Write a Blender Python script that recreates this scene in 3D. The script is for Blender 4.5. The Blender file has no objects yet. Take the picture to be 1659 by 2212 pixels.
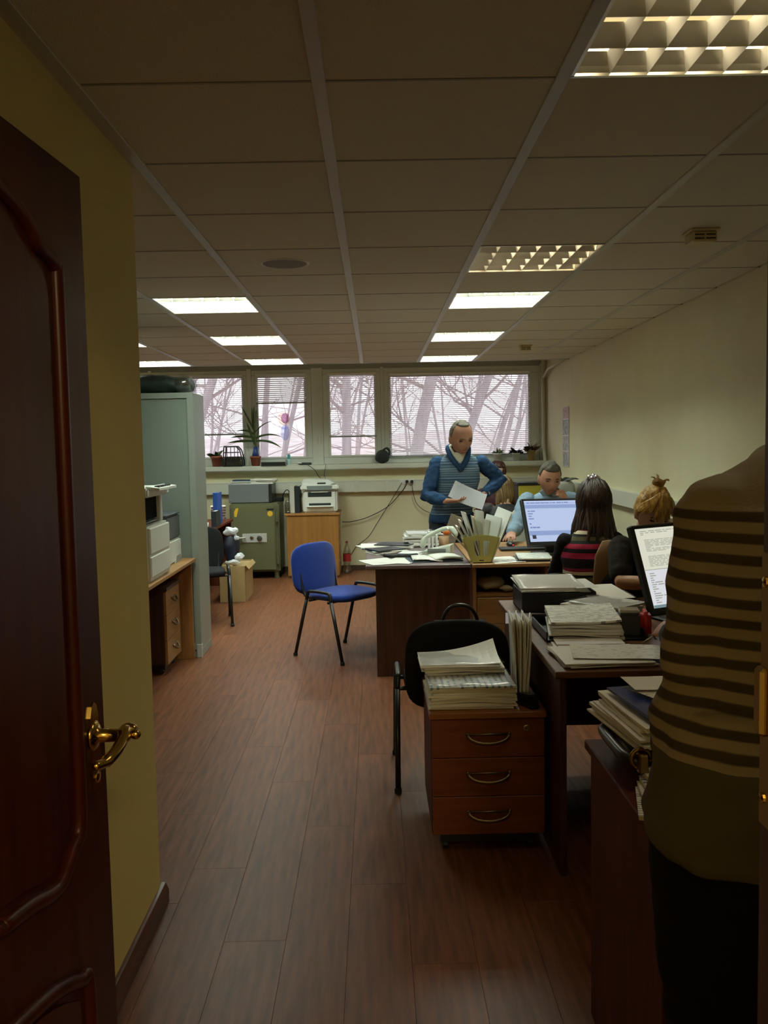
import bpy, bmesh, math, random
from mathutils import Vector, Matrix, Euler, noise

sc = bpy.context.scene
COL = sc.collection
PI = math.pi

# ------------------------------------------------------------------ camera
def cam_rot(p, y, r):
    f = Vector((math.sin(y)*math.cos(p), math.cos(y)*math.cos(p), -math.sin(p)))
    rt = Vector((math.cos(y), -math.sin(y), 0)); up = rt.cross(f)
    rt2 = math.cos(r)*rt + math.sin(r)*up; up2 = -math.sin(r)*rt + math.cos(r)*up
    return Matrix((rt2, up2, -f)).transposed()
cam_d = bpy.data.cameras.new('camera'); cam = bpy.data.objects.new('camera', cam_d); COL.objects.link(cam)
cam_d.sensor_fit = 'VERTICAL'; cam_d.sensor_height = 36; cam_d.sensor_width = 27; cam_d.lens = 1877/2212*36
cam_d.clip_start = .02
cam.matrix_world = Matrix.Translation((0, 0, 1.527)) @ cam_rot(.0756, .0092, -.0194).to_4x4()
sc.camera = cam
sc.view_settings.view_transform = 'Standard'; sc.view_settings.look = 'None'
sc.view_settings.gamma = 1; sc.view_settings.use_curve_mapping = False
sc.view_settings.exposure = 0.0
sc.cycles.max_bounces = 8; sc.cycles.diffuse_bounces = 5; sc.cycles.glossy_bounces = 3
sc.cycles.transparent_max_bounces = 16; sc.cycles.use_denoising = True
sc.cycles.sample_clamp_indirect = 4; sc.cycles.caustics_reflective = False; sc.cycles.caustics_refractive = False

# ------------------------------------------------------------------ sky: flat bright winter overcast
SKY = 1.6
w = bpy.data.worlds.new('overcast'); sc.world = w; w.use_nodes = True
bg = w.node_tree.nodes['Background']; bg.inputs[0].default_value = (.93, .895, .94, 1); bg.inputs[1].default_value = SKY

LAMP_W = 74.0             # watts of each lit ceiling fixture
LAMP_C = (.86, 1, .90)
HALL_W = 52.0              # the warm lamp of the corridor behind the photographer
ADDED_GLOW_W = 7.5               # glow added to the two switched-off fixtures, brightens papers and near wall
HALL_C = (1, .76, .36)

# ------------------------------------------------------------------ materials
def lin(r, g, b): return tuple(((c/255)/12.92 if c <= 10 else ((c/255+.055)/1.055)**2.4) for c in (r, g, b))+(1,)
MATS = {}
def mat(name, col, rough=.6, metal=0, col2=None, scale=8, stretch=(1, 1, 1), bump=0, bscale=60, spec=.5, emit=0, rnd=0, det=4, coat=0, sheen=0):
    if name in MATS: return MATS[name]
    m = bpy.data.materials.new(name); m.use_nodes = True; nt = m.node_tree; N = nt.nodes; L = nt.links
    b = N['Principled BSDF']; c = tuple(col)[:3]+(1,)
    b.inputs['Base Color'].default_value = c; b.inputs['Roughness'].default_value = rough
    b.inputs['Metallic'].default_value = metal; b.inputs['Specular IOR Level'].default_value = spec
    b.inputs['Coat Weight'].default_value = coat
    if sheen: b.inputs['Sheen Weight'].default_value = sheen
    if emit:
        b.inputs['Emission Color'].default_value = c; b.inputs['Emission Strength'].default_value = emit
    tc = N.new('ShaderNodeTexCoord'); mp = N.new('ShaderNodeMapping'); mp.inputs['Scale'].default_value = stretch
    L.new(tc.outputs['Object'], mp.inputs[0]); out = None
    if col2 is not None or rnd:
        if col2 is not None:
            nz = N.new('ShaderNodeTexNoise'); nz.inputs['Scale'].default_value = scale; nz.inputs['Detail'].default_value = det
            L.new(mp.outputs[0], nz.inputs[0])
            rp = N.new('ShaderNodeValToRGB'); rp.color_ramp.elements[0].position = .35; rp.color_ramp.elements[1].position = .68
            rp.color_ramp.elements[0].color = c; rp.color_ramp.elements[1].color = tuple(col2)[:3]+(1,)
            L.new(nz.outputs[0], rp.inputs[0]); out = rp.outputs[0]
        if rnd:
            oi = N.new('ShaderNodeObjectInfo'); mr = N.new('ShaderNodeMapRange')
            mr.inputs[3].default_value = 1-rnd; mr.inputs[4].default_value = 1+rnd; L.new(oi.outputs['Random'], mr.inputs[0])
            hs = N.new('ShaderNodeHueSaturation')
            L.new(mr.outputs[0], hs.inputs['Value'])
            if out: L.new(out, hs.inputs['Color'])
            else: hs.inputs['Color'].default_value = c
            out = hs.outputs[0]
        L.new(out, b.inputs['Base Color'])
    if bump:
        n2 = N.new('ShaderNodeTexNoise'); n2.inputs['Scale'].default_value = bscale; n2.inputs['Detail'].default_value = 3
        L.new(mp.outputs[0], n2.inputs[0]); bp = N.new('ShaderNodeBump'); bp.inputs['Strength'].default_value = bump
        bp.inputs['Distance'].default_value = .01
        L.new(n2.outputs[0], bp.inputs['Height']); L.new(bp.outputs[0], b.inputs['Normal'])
    MATS[name] = m; return m

def bands(name, stops, axis=2, period=.2, rough=.9, base_noise=.15, warp=.01, wscale=6, off=0):
    """horizontal knit stripes: a colour ramp over one coordinate of the garment"""
    if name in MATS: return MATS[name]
    m = bpy.data.materials.new(name); m.use_nodes = True; nt = m.node_tree; N = nt.nodes; L = nt.links
    b = N['Principled BSDF']; b.inputs['Roughness'].default_value = rough; b.inputs['Specular IOR Level'].default_value = .15
    tc = N.new('ShaderNodeTexCoord'); sp = N.new('ShaderNodeSeparateXYZ'); L.new(tc.outputs['Object'], sp.inputs[0])
    nz = N.new('ShaderNodeTexNoise'); nz.inputs['Scale'].default_value = wscale; L.new(tc.outputs['Object'], nz.inputs[0])
    def mth(op, a, bb):
        n = N.new('ShaderNodeMath'); n.operation = op
        for i, v in enumerate((a, bb)):
            if isinstance(v, (int, float)): n.inputs[i].default_value = v
            else: L.new(v, n.inputs[i])
        return n.outputs[0]
    wv = mth('MULTIPLY', mth('SUBTRACT', nz.outputs[0], .5), warp*2)
    z = mth('ADD', mth('ADD', sp.outputs[axis], wv), off)
    fr = mth('FRACT', mth('DIVIDE', z, period), 0)
    rp = N.new('ShaderNodeValToRGB'); rp.color_ramp.interpolation = 'CONSTANT' if len(stops) > 6 else 'EASE'
    el = rp.color_ramp.elements
    while len(el) < len(stops): el.new(.5)
    for e, (p, c) in zip(el, stops): e.position = p; e.color = tuple(c)[:3]+(1,)
    L.new(fr, rp.inputs[0])
    n2 = N.new('ShaderNodeTexNoise'); n2.inputs['Scale'].default_value = 220; L.new(tc.outputs['Object'], n2.inputs[0])
    bp = N.new('ShaderNodeBump'); bp.inputs['Strength'].default_value = .3; bp.inputs['Distance'].default_value = .004
    L.new(n2.outputs[0], bp.inputs['Height']); L.new(bp.outputs[0], b.inputs['Normal'])
    L.new(rp.outputs[0], b.inputs['Base Color']); MATS[name] = m; return m

def print_mat(name, paper, ink, rows=90, axis=1, dens=.5, rough=.38):
    """a sheet with unreadable small print: dashes along rows"""
    if name in MATS: return MATS[name]
    m = bpy.data.materials.new(name); m.use_nodes = True; nt = m.node_tree; N = nt.nodes; L = nt.links
    b = N['Principled BSDF']; b.inputs['Roughness'].default_value = rough
    tc = N.new('ShaderNodeTexCoord'); sp = N.new('ShaderNodeSeparateXYZ'); L.new(tc.outputs['Object'], sp.inputs[0])
    def mth(op, a, bb, cc=None):
        n = N.new('ShaderNodeMath'); n.operation = op
        for i, v in enumerate((a, bb)):
            if isinstance(v, (int, float)): n.inputs[i].default_value = v
            else: L.new(v, n.inputs[i])
        return n.outputs[0]
    row = mth('MULTIPLY', sp.outputs[axis], rows)
    line = mth('LESS_THAN', mth('FRACT', row, 0), .42)
    cb = N.new('ShaderNodeCombineXYZ'); L.new(mth('MULTIPLY', sp.outputs[1-axis], 28), cb.inputs[0]); L.new(mth('MULTIPLY', mth('FLOOR', row, 0), 3.7), cb.inputs[1])
    nz = N.new('ShaderNodeTexNoise'); nz.inputs['Scale'].default_value = 1; nz.inputs['Detail'].default_value = 1; L.new(cb.outputs[0], nz.inputs[0])
    msk = mth('MULTIPLY', line, mth('GREATER_THAN', nz.outputs[0], dens))
    mx = N.new('ShaderNodeMix'); mx.data_type = 'RGBA'; mx.inputs[6].default_value = tuple(paper)[:3]+(1,); mx.inputs[7].default_value = tuple(ink)[:3]+(1,)
    L.new(msk, mx.inputs[0]); L.new(mx.outputs[2], b.inputs['Base Color']); MATS[name] = m; return m

def film(name, tint=(1, 1, 1), gloss=.12, rough=.08, alpha=.9):
    """thin clear sheet: mostly see-through with a glossy face"""
    if name in MATS: return MATS[name]
    m = bpy.data.materials.new(name); m.use_nodes = True; nt = m.node_tree; N = nt.nodes; L = nt.links
    N.remove(N['Principled BSDF']); o = N['Material Output']
    t = N.new('ShaderNodeBsdfTransparent'); t.inputs[0].default_value = tuple(tint)+(1,)
    g = N.new('ShaderNodeBsdfGlossy'); g.inputs['Roughness'].default_value = rough
    mx = N.new('ShaderNodeMixShader'); mx.inputs[0].default_value = gloss; L.new(t.outputs[0], mx.inputs[1]); L.new(g.outputs[0], mx.inputs[2]); L.new(mx.outputs[0], o.inputs[0])
    MATS[name] = m; return m

def glow(name, col, s):
    if name in MATS: return MATS[name]
    m = bpy.data.materials.new(name); m.use_nodes = True; nt = m.node_tree
    b = nt.nodes['Principled BSDF']; b.inputs['Base Color'].default_value = (.02, .02, .02, 1)
    b.inputs['Emission Color'].default_value = tuple(col)[:3]+(1,); b.inputs['Emission Strength'].default_value = s
    b.inputs['Roughness'].default_value = .3
    MATS[name] = m; return m

# ------------------------------------------------------------------ mesh builder
class MB:
    def __init__(s): s.v = []; s.f = []; s.mi = []
    def add(s, vs, fs, mi=0):
        o = len(s.v); s.v += [Vector(v) for v in vs]; s.f += [tuple(i+o for i in f) for f in fs]; s.mi += [mi]*len(fs); return s
    def box(s, x0, x1, y0, y1, z0, z1, M=None, mi=0):
        vs = [Vector((x, y, z)) for z in (z0, z1) for y in (y0, y1) for x in (x0, x1)]
        if M is not None: vs = [M @ v for v in vs]
        return s.add(vs, [(0, 2, 3, 1), (4, 5, 7, 6), (0, 1, 5, 4), (2, 6, 7, 3), (0, 4, 6, 2), (1, 3, 7, 5)], mi)
    def loft(s, rings, cap=True, closed=True, mi=0):
        n = len(rings[0]); vs = [p for r in rings for p in r]; fs = []
        for i in range(len(rings)-1):
            for j in range(n if closed else n-1):
                a = i*n+j; b = i*n+(j+1) % n; fs.append((a, b, b+n, a+n))
        if cap and closed: fs.append(tuple(range(n-1, -1, -1))); fs.append(tuple((len(rings)-1)*n+j for j in range(n)))
        return s.add(vs, fs, mi)
    def tube(s, pts, r, n=8, cap=True, round_ends=False, flat=None, up=None, mi=0):
        pts = [Vector(p) for p in pts]
        if not isinstance(r, (list, tuple)): r = [r]*len(pts)
        r = list(r)
        if round_ends:
            d0 = (pts[0]-pts[1]).normalized(); d1 = (pts[-1]-pts[-2]).normalized()
            pts = [pts[0]+d0*r[0]*.95, pts[0]+d0*r[0]*.6]+pts+[pts[-1]+d1*r[-1]*.6, pts[-1]+d1*r[-1]*.95]
            r = [r[0]*.3, r[0]*.8]+r+[r[-1]*.8, r[-1]*.3]
        rings = []; u = None
        for i, p in enumerate(pts):
            t = (pts[min(i+1, len(pts)-1)]-pts[max(i-1, 0)]).normalized()
            if u is None:
                ref = Vector(up) if up is not None else (Vector((0, 0, 1)) if abs(t.z) < .9 else Vector((0, 1, 0)))
                u = (ref-t*ref.dot(t)).normalized()
            else: u = (u-t*u.dot(t)).normalized()
            v = t.cross(u); k = flat or 1
            rings.append([p+(u*math.cos(a)*r[i]*k+v*math.sin(a)*r[i]) for a in [2*PI*q/n for q in range(n)]])
        return s.loft(rings, cap, True, mi)
    def lathe(s, prof, n=16, c=(0, 0, 0), cap=True, M=None, mi=0):
        rings = [[Vector((c[0]+r*math.cos(2*PI*k/n), c[1]+r*math.sin(2*PI*k/n), c[2]+z)) for k in range(n)] for r, z in prof]
        if M is not None: rings = [[M @ p for p in q] for q in rings]
        return s.loft(rings, cap, True, mi)
    def ell(s, c, r, n=12, m=8, M=None, mi=0):
        rings = []
        for i in range(m+1):
            t = -PI/2+PI*(i+.02)/(m+.04)
            rings.append([Vector((r[0]*math.cos(t)*math.cos(2*PI*k/n), r[1]*math.cos(t)*math.sin(2*PI*k/n), r[2]*math.sin(t))) for k in range(n)])
        rings = [[(M @ p if M is not None else p)+Vector(c) for p in q] for q in rings]
        return s.loft(rings, True, True, mi)
    def prism(s, poly, y0, y1, mi=0, M=None):
        """polygon in x,z extruded along y"""
        n = len(poly); vs = [Vector((x, y0, z)) for x, z in poly]+[Vector((x, y1, z)) for x, z in poly]
        if M is not None: vs = [M @ v for v in vs]
        return s.add(vs, [tuple(range(n)), tuple(range(2*n-1, n-1, -1))]+[(i, i+n, (i+1) % n+n, (i+1) % n) for i in range(n)], mi)
    def sheet(s, wd, dp, th, nx=8, ny=6, fz=None, M=None, mi=0):
        """thin slab, centre at the origin, fz(x,y) bends it"""
        vs = []
        for k in (0, 1):
            for j in range(ny+1):
                for i in range(nx+1):
                    x = (i/nx-.5)*wd; y = (j/ny-.5)*dp; z = (fz(x, y) if fz else 0)+k*th
                    vs.append(Vector((x, y, z)))
        if M is not None: vs = [M @ v for v in vs]
        o = (nx+1)*(ny+1); fs = []
        for j in range(ny):
            for i in range(nx):
                a = j*(nx+1)+i; fs.append((a, a+nx+1, a+nx+2, a+1)); fs.append((o+a, o+a+1, o+a+nx+2, o+a+nx+1))
        bd = [i for i in range(nx+1)]+[(j+1)*(nx+1)-1 for j in range(1, ny+1)]+[ny*(nx+1)+i for i in range(nx-1, -1, -1)]+[j*(nx+1) for j in range(ny-1, 0, -1)]
        for q in range(len(bd)): a, b = bd[q], bd[(q+1) % len(bd)]; fs.append((a, b, b+o, a+o))
        return s.add(vs, fs, mi)
    def mesh(s, name, mats, smooth=False):
        me = bpy.data.meshes.new(name); me.from_pydata([tuple(v) for v in s.v], [], s.f)
        for m in (mats if isinstance(mats, (list, tuple)) else [mats]): me.materials.append(m)
        if any(s.mi): me.polygons.foreach_set('material_index', s.mi)
        bm = bmesh.new(); bm.from_mesh(me); bmesh.ops.recalc_face_normals(bm, faces=bm.faces); bm.to_mesh(me); bm.free()
        if smooth: me.polygons.foreach_set('use_smooth', [True]*len(me.polygons))
        return me

def rb(x0, x1, y0, y1, z0, z1, r=.004, M=None, seg=1):
    """a box with bevelled edges as an MB"""
    bm = bmesh.new(); bmesh.ops.create_cube(bm, size=1)
    for v in bm.verts: v.co = Vector(((x0+x1)/2+v.co.x*(x1-x0), (y0+y1)/2+v.co.y*(y1-y0), (z0+z1)/2+v.co.z*(z1-z0)))
    bmesh.ops.bevel(bm, geom=list(bm.edges), offset=min(r, .45*min(x1-x0, y1-y0, z1-z0)), segments=seg, affect='EDGES')
    mb = MB(); bm.verts.index_update()
    mb.add([(M @ v.co if M is not None else v.co.copy()) for v in bm.verts], [tuple(v.index for v in f.verts) for f in bm.faces]); bm.free(); return mb
def join(*ms):
    o = MB()
    for m in ms: o.add(m.v, m.f, 0); o.mi[-len(m.f):] = m.mi
    return o

def tag(o, label=None, cat=None, group=None, kind=None):
    if label: o['label'] = label
    if cat: o['category'] = cat
    if group: o['group'] = group
    if kind: o['kind'] = kind
    return o
def link(name, data, parent=None, loc=None, rot=None):
    o = bpy.data.objects.new(name, data); COL.objects.link(o)
    if parent is not None: o.parent = parent
    if loc is not None: o.location = loc
    if rot is not None: o.rotation_euler = rot
    return o
def part(name, mb, m, parent, smooth=False, label=None, kind=None, loc=None, rot=None):
    o = link(name, mb.mesh(name, m, smooth), parent, loc, rot)
    if label: o['label'] = label
    if kind: o['kind'] = kind
    return o
def thing(name, label, cat, loc=(0, 0, 0), rz=0, group=None):
    o = link(name, None, None, loc, (0, 0, rz)); o.empty_display_size = .1
    return tag(o, label, cat, group)
def solo(name, mb, m, label, cat, loc=(0, 0, 0), rz=0, group=None, smooth=False):
    o = link(name, mb.mesh(name, m, smooth), None, loc, (0, 0, rz)); return tag(o, label, cat, group)
def struct(name, mb, m, smooth=False):
    return tag(link(name, mb.mesh(name, m, smooth)), kind='structure')
def T(x=0, y=0, z=0, rx=0, ry=0, rz=0):
    return Matrix.Translation((x, y, z)) @ Euler((rx, ry, rz)).to_matrix().to_4x4()
def catmull(pts, k=5):
    pts = [Vector(p) for p in pts]; P = [pts[0]*2-pts[1]]+pts+[pts[-1]*2-pts[-2]]; out = []
    for i in range(1, len(P)-2):
        for q in range(k):
            t = q/k; a, b, c, d = P[i-1:i+3]
            out.append(.5*((2*b)+(c-a)*t+(2*a-5*b+4*c-d)*t*t+(3*b-a-3*c+d)*t**3))
    return out+[pts[-1]]

# palette
M_wall = mat('cream_wall_paint', (.75, .70, .47), .75, col2=(.71, .66, .43), scale=3, bump=.08, bscale=180)
M_wall_warm = mat('yellow_wall_paint', (.80, .69, .29), .75, col2=(.76, .65, .26), scale=3, bump=.08, bscale=180)  # same cream paint, with the warm light put into a yellower colour
M_tile = mat('mineral_ceiling_tile', (.70, .66, .54), .9, bump=.35, bscale=220, rnd=.02)
M_bar = mat('white_painted_grid_bar', (.50, .50, .45), .4)
M_white = mat('white_plastic', (.74, .76, .70), .4)
M_frame = mat('white_window_frame', (.72, .75, .68), .35)
M_black = mat('black_plastic', (.012, .013, .014), .4)
M_steel = mat('black_tube_steel', (.012, .013, .012), .35)
M_paper = mat('paper_white', (.90, .89, .80), .36)
M_paper2 = mat('paper_grey', (.78, .78, .74), .36)
M_print = print_mat('printed_sheet', (.90, .89, .80), (.30, .30, .30))
M_print2 = print_mat('printed_form', (.80, .79, .72), (.12, .16, .22), rows=60, dens=.46)
M_film = film('clear_plastic_sleeve', gloss=.14, rough=.22)
M_glass = film('window_glass', (.97, .97, .98), .06, .01)
M_chrome = mat('brushed_metal', (.55, .50, .40), .3, 1)
M_brass = mat('polished_brass', (.62, .42, .12), .16, 1)
# ================================================================== THE ROOM
CZ = 2.423; GX, GY = -.12, 2.208            # ceiling height and tile grid origin
BY = 10.8                                    # window wall
def wallx(y): return 1.97+.0145*y
M_plank = mat('laminate_plank', (.20, .072, .030), .40, col2=(.095, .036, .018), scale=5, stretch=(9, .7, 1), rnd=.12, det=6, spec=.22)
M_floor = mat('floor_underlay', (.10, .04, .02), .5)
fl = struct('floor', MB().box(-4.1, 2.3, -2.2, BY, -.1, -.004), M_floor)
random.seed(3)
PW, PL = .193, 1.285; pm = {}
def plank(x, y0, y1):
    key = round(y1-y0, 3)
    if key not in pm: pm[key] = rb(-PW/2+.0002, PW/2-.0002, .0002, key-.0002, -.004, .004, .0006).mesh('floor_plank', M_plank)
    o = link('floor_plank', pm[key], fl, (x, y0, 0)); return o
for i in range(21):
    x = -1.85+i*PW+PW/2
    y = .78-(PL*((i*.37) % 1)); 
    while y < BY-.02:
        y0, y1 = max(y, .78), min(y+PL, BY-.02)
        if x+PW/2 < wallx(y1)-.02 and y1-y0 > .05 and not (x-PW/2 < -.75 and y0 < 2.83 and y1 < 2.9):
            if x-PW/2 < -.73 and y0 < 2.83: y0 = 2.83
            if y1-y0 > .04: plank(x, y0, y1)
        y += PL
for y0, y1 in ((.78, 1.62), (1.62, 2.829)):          # narrow cut planks along the wall by the door
    link('floor_plank', rb(-.747, -.6924, y0, y1-.0004, -.004, .004, .0006).mesh('floor_plank', M_plank), fl)
# walls
# left block whose face the door opens against
struct('wall_left', MB().box(-.95, -.748, .70, 2.82, 0, CZ+.2), M_wall_warm)
struct('wall_left_return', MB().box(-4.0, -.95, 2.62, 2.82, 0, CZ+.2), M_wall)
struct('wall_left_far', MB().box(-4.1, -4.0, 2.62, BY+.3, 0, 2.75), M_wall)
mb = MB(); mb.loft([[Vector((wallx(y), y, z)) for z in (0, 2.75)]+[Vector((wallx(y)+.15, y, z)) for z in (2.75, 0)] for y in (.58, BY+.3)]); struct('wall_right', mb, M_wall)
# front wall around the doorway
mb = MB().box(-4.1, -.60, .60, .70, 0, 2.62); mb.box(.42, 2.1, .60, .72, 0, 2.62); mb.box(-.60, .42, .60, .70, 2.06, 2.62); struct('wall_front', mb, M_wall)
# corridor behind the photographer
mb = MB().box(-1.6, 1.9, -2.2, -2.1, 0, 2.6); struct('wall_corridor_end', mb, M_wall)
struct('wall_corridor_left', MB().box(-1.7, -1.6, -2.2, .6, 0, 2.6), M_wall)
struct('wall_corridor_right', MB().box(1.9, 2.0, -2.2, .6, 0, 2.6), M_wall)
struct('ceiling_corridor', MB().box(-1.7, 2.0, -2.2, .6, 2.5, 2.6), M_tile)
# window wall: below, above, and the piers
WZ0, WZ1 = 1.31, 2.50; LY = BY-.10          # LY: face of the parapet below the sill
struct('wall_back', MB().box(-4.1, 2.3, LY, BY+.3, 0, WZ0-.005).box(-4.1, 2.3, BY, BY+.3, WZ1, 2.85).box(2.06, 2.3, BY, BY+.3, WZ0, WZ1).box(-4.1, -3.75, BY, BY+.3, WZ0, WZ1), M_wall)
# ceiling: slab above, hung tiles below, open slot along the windows
cl = struct('ceiling', MB().box(-4.1, 2.3, .6, BY+.3, 2.70, 2.85).box(-4.1, wallx(9)+.1, 9.40, 9.42, 2.43, 2.70), M_wall)
M_tiledark = M_tile
XC = [GX+.6*k for k in range(-6, 4)]          # tile column origins
lit = {(-2, 5), (-2, 8), (-2, 11), (1, 5), (1, 8), (1, 11), (-4, 8), (-4, 11)}
off = {(1, -1), (1, 3)}
tm = {}
for ci in range(-6, 4):
    for rj in range(-2, 12):
        x0 = GX+.6*ci; y0 = GY+.6*rj; x1 = x0+.6; y1 = y0+.6
        if (ci, rj) in lit | off or (ci < -1 and y1 < 2.9): continue
        if y0 < .72: y0 = .72
        x1 = min(x1, wallx(y0)-.005)
        if x1-x0 < .05: continue
        k = (round(x1-x0, 3), round(y1-y0, 3))
        if k not in tm: tm[k] = rb(.004, k[0]-.004, .004, k[1]-.004, 0, .015, .003).mesh('ceiling_tile', M_tile)
        link('ceiling_tile', tm[k], cl, (x0, y0, CZ))
for ci in range(-6, 4):
    x = GX+.6*ci; y0 = .72 if ci > -1 else 2.83
    if ci == -1: y0 = .72
    part('grid_bar', rb(x-.0175, x+.0175, y0, 9.41, CZ-.006, CZ+.02, .002), M_bar, cl)
M_bar2 = mat('cross_bar_paint', (.34, .33, .28), .6)
for rj in range(-2, 13):
    y = GY+.6*rj
    if y < .8: continue
    xa = -4.0 if y > 2.9 else -.74
    part('cross_bar', MB().box(xa, wallx(y)-.003, y-.0045, y+.0045, CZ-.0015, CZ+.012), M_bar2, cl)
part('edge_angle', MB().box(-4.0, wallx(9.4)-.003, 9.39, 9.43, CZ-.004, CZ+.03), M_bar, cl)
part('edge_angle', MB().box(-.748, -.70, .72, 2.83, CZ-.004, CZ+.01), mat('beige_edge_angle', (.58, .55, .42), .6), cl)
# baseboards
M_base = mat('brown_baseboard', (.13, .05, .022), .4, col2=(.07, .026, .012), scale=4, stretch=(1, .4, 6))
def base_mb(prof, pts):
    return None
mb = MB(); pr = [(0, 0), (.022, 0), (.022, .045), (.012, .068), (0, .07)]
mb.loft([[Vector((-.748+a, y, z+.004)) for a, z in pr] for y in (.72, 2.842)]); struct('baseboard_left', mb, M_base)
mb = MB().box(-4, 2.08, LY-.018, LY, .004, .065); struct('baseboard_back', mb, mat('dark_baseboard', (.08, .045, .03), .5))
mb = MB(); mb.loft([[Vector((wallx(y)-a, y, z+.004)) for a, z in pr] for y in (.75, LY-.02)]); struct('baseboard_right', mb, M_base)
# door jamb on the handle-less side, with strike plate
M_jamb = mat('dark_jamb_wood', (.075, .026, .012), .35, col2=(.035, .012, .007), scale=4, stretch=(14, 14, 1))
jb = struct('trim_1', rb(.334, .42, .595, .745, 0, 2.06, .003), M_jamb)
M_brd = mat('dull_brass', (.42, .29, .10), .35, 1)
sp = part('strike_plate', rb(.3325, .3345, .690, .742, 1.19, 1.43, .0006), M_brd, jb)
part('strike_lip', rb(.327, .335, .728, .7445, 1.27, 1.33, .003), M_brd, sp)
for z in (1.215, 1.405): part('screw', MB().lathe([(.005, 0), (.0045, .002), (.001, .0028)], 10, M=T(.3325, .733, z, 0, -PI/2)), M_brass, sp)
struct('trim_2', rb(-.60, .42, .595, .745, 2.06, 2.10, .004), M_jamb)
struct('trim_3', rb(-.64, -.565, .595, .70, 0, 2.06, .004), M_jamb)

# ---------------------------------------------------------------- windows
FY0, FY1 = BY-.02, BY+.06
def window(name, x0, x1, z0, z1, px0, px1, pz0, pz1, hinge=None):
    wd = link(name, None, None, (0, 0, 0)); wd['kind'] = 'structure'
    part('window_frame', rb(x0, x1, FY0, FY1, z0, pz0, .006), M_frame, wd); part('window_frame', rb(x0, x1, FY0, FY1, pz1, z1, .006), M_frame, wd)
    part('window_frame', rb(x0, px0, FY0, FY1, pz0, pz1, .006), M_frame, wd); part('window_frame', rb(px1, x1, FY0, FY1, pz0, pz1, .006), M_frame, wd)
    m = MB(); b = .022
    for bx in ((px0-.002, px0+b, pz0, pz1), (px1-b, px1+.002, pz0, pz1), (px0+b, px1-b, pz0, pz0+b), (px0+b, px1-b, pz1-b, pz1)):
        m.box(bx[0], bx[1], FY0-.008, FY0+.03, bx[2], bx[3])
    part('glazing_bead', m, M_frame, wd)
    part('pane', MB().box(px0, px1, BY+.02, BY+.026, pz0, pz1), M_glass, wd)
    if hinge is not None:
        for z in (1.62, 2.22): part('hinge', MB().tube([(hinge, FY0-.012, z-.05), (hinge, FY0-.012, z+.05)], .009, 8), M_white, wd)
    return wd
window('window_1', -2.72, -1.555, WZ0+.005, WZ1, -2.62, -1.60, 1.41, 2.42)
window('window_2', -1.50, -.765, WZ0+.005, WZ1, -1.445, -.835, 1.40, 2.42, -.70)
window('window_3', -.63, .085, WZ0+.005, WZ1, -.56, .025, 1.405, 2.42, -.66)
window('window_4', .125, 2.045, WZ0+.005, WZ1, .19, 1.925, 1.37, 2.40)
window('window_5', -3.75, -2.76, WZ0+.005, WZ1, -3.66, -2.84, 1.41, 2.42)
for k, (a, b) in enumerate(((-2.76, -2.72), (-1.555, -1.50), (-.765, -.63), (.085, .125), (2.045, 2.07))):
    struct('trim_%d' % (k+4), rb(a, b, FY0-.015, FY1, WZ0+.005, WZ1, .004), M_frame)
struct('trim_9', rb(-3.75, 2.06, BY-.025, BY, WZ1-.02, 2.56, .006), mat('grey_head_rail', (.34, .36, .33), .5))  # grey strip carries the shade of the recess wall above the windows
sill = struct('trim_10', rb(-3.9, 2.115, 10.585, BY-.005, 1.25, 1.315, .012, seg=2), mat('white_sill_board', (.70, .72, .62), .35))
# blinds
M_slat = mat('white_blind_slat', (.90, .90, .92), .4)
def blind(label, x0, x1, ztop, zbot, tilt):
    t = thing('venetian_blind', label, 'blind', (0, 0, 0))
    part('head_rail', rb(x0, x1, BY-.055, BY-.03, ztop-.02, ztop+.006, .003), M_slat, t)
    m = MB(); n = int((ztop-.03-zbot)/.0235)
    for i in range(n):
        z = ztop-.035-(ztop-.035-zbot-.02)*i/max(1, n-1)
        M = T((x0+x1)/2, BY-.042, z, tilt)
        for a, b, c, d in ((-.011, -.004, -.0012, 0), (-.004, .004, 0, .0004), (.004, .011, .0004, -.0012)):
            vs = [M @ Vector((sx*(x1-x0)/2, y, zz)) for sx in (-1, 1) for y, zz in ((a, c), (b, d))]
            m.add(vs, [(0, 1, 3, 2)])
    part('slat', m, M_slat, t, kind='stuff')
    part('bottom_rail', rb(x0, x1, BY-.054, BY-.030, zbot-.014, zbot+.006, .004), mat('grey_blind_rail', (.36, .40, .40), .5), t)
    for x in (x0+.12, x1-.12): part('cord', MB().tube([(x, BY-.042, ztop-.02), (x, BY-.042, zbot)], .0012, 4), M_slat, t)
    return t
blind('white venetian blind lowered three quarters behind the metal wardrobe and potted palm', -2.62, -1.60, 2.43, 1.712, .30)
blind('short white venetian blind raised above the window with the coloured sticker', -1.445, -.83, 2.43, 2.085, .75)
blind('white venetian blind lowered three quarters at the window over the printer', -.56, .03, 2.425, 1.66, .38)
blind('wide white venetian blind lowered fully behind the standing man', .19, 1.925, 2.41, 1.405, .42)
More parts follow.
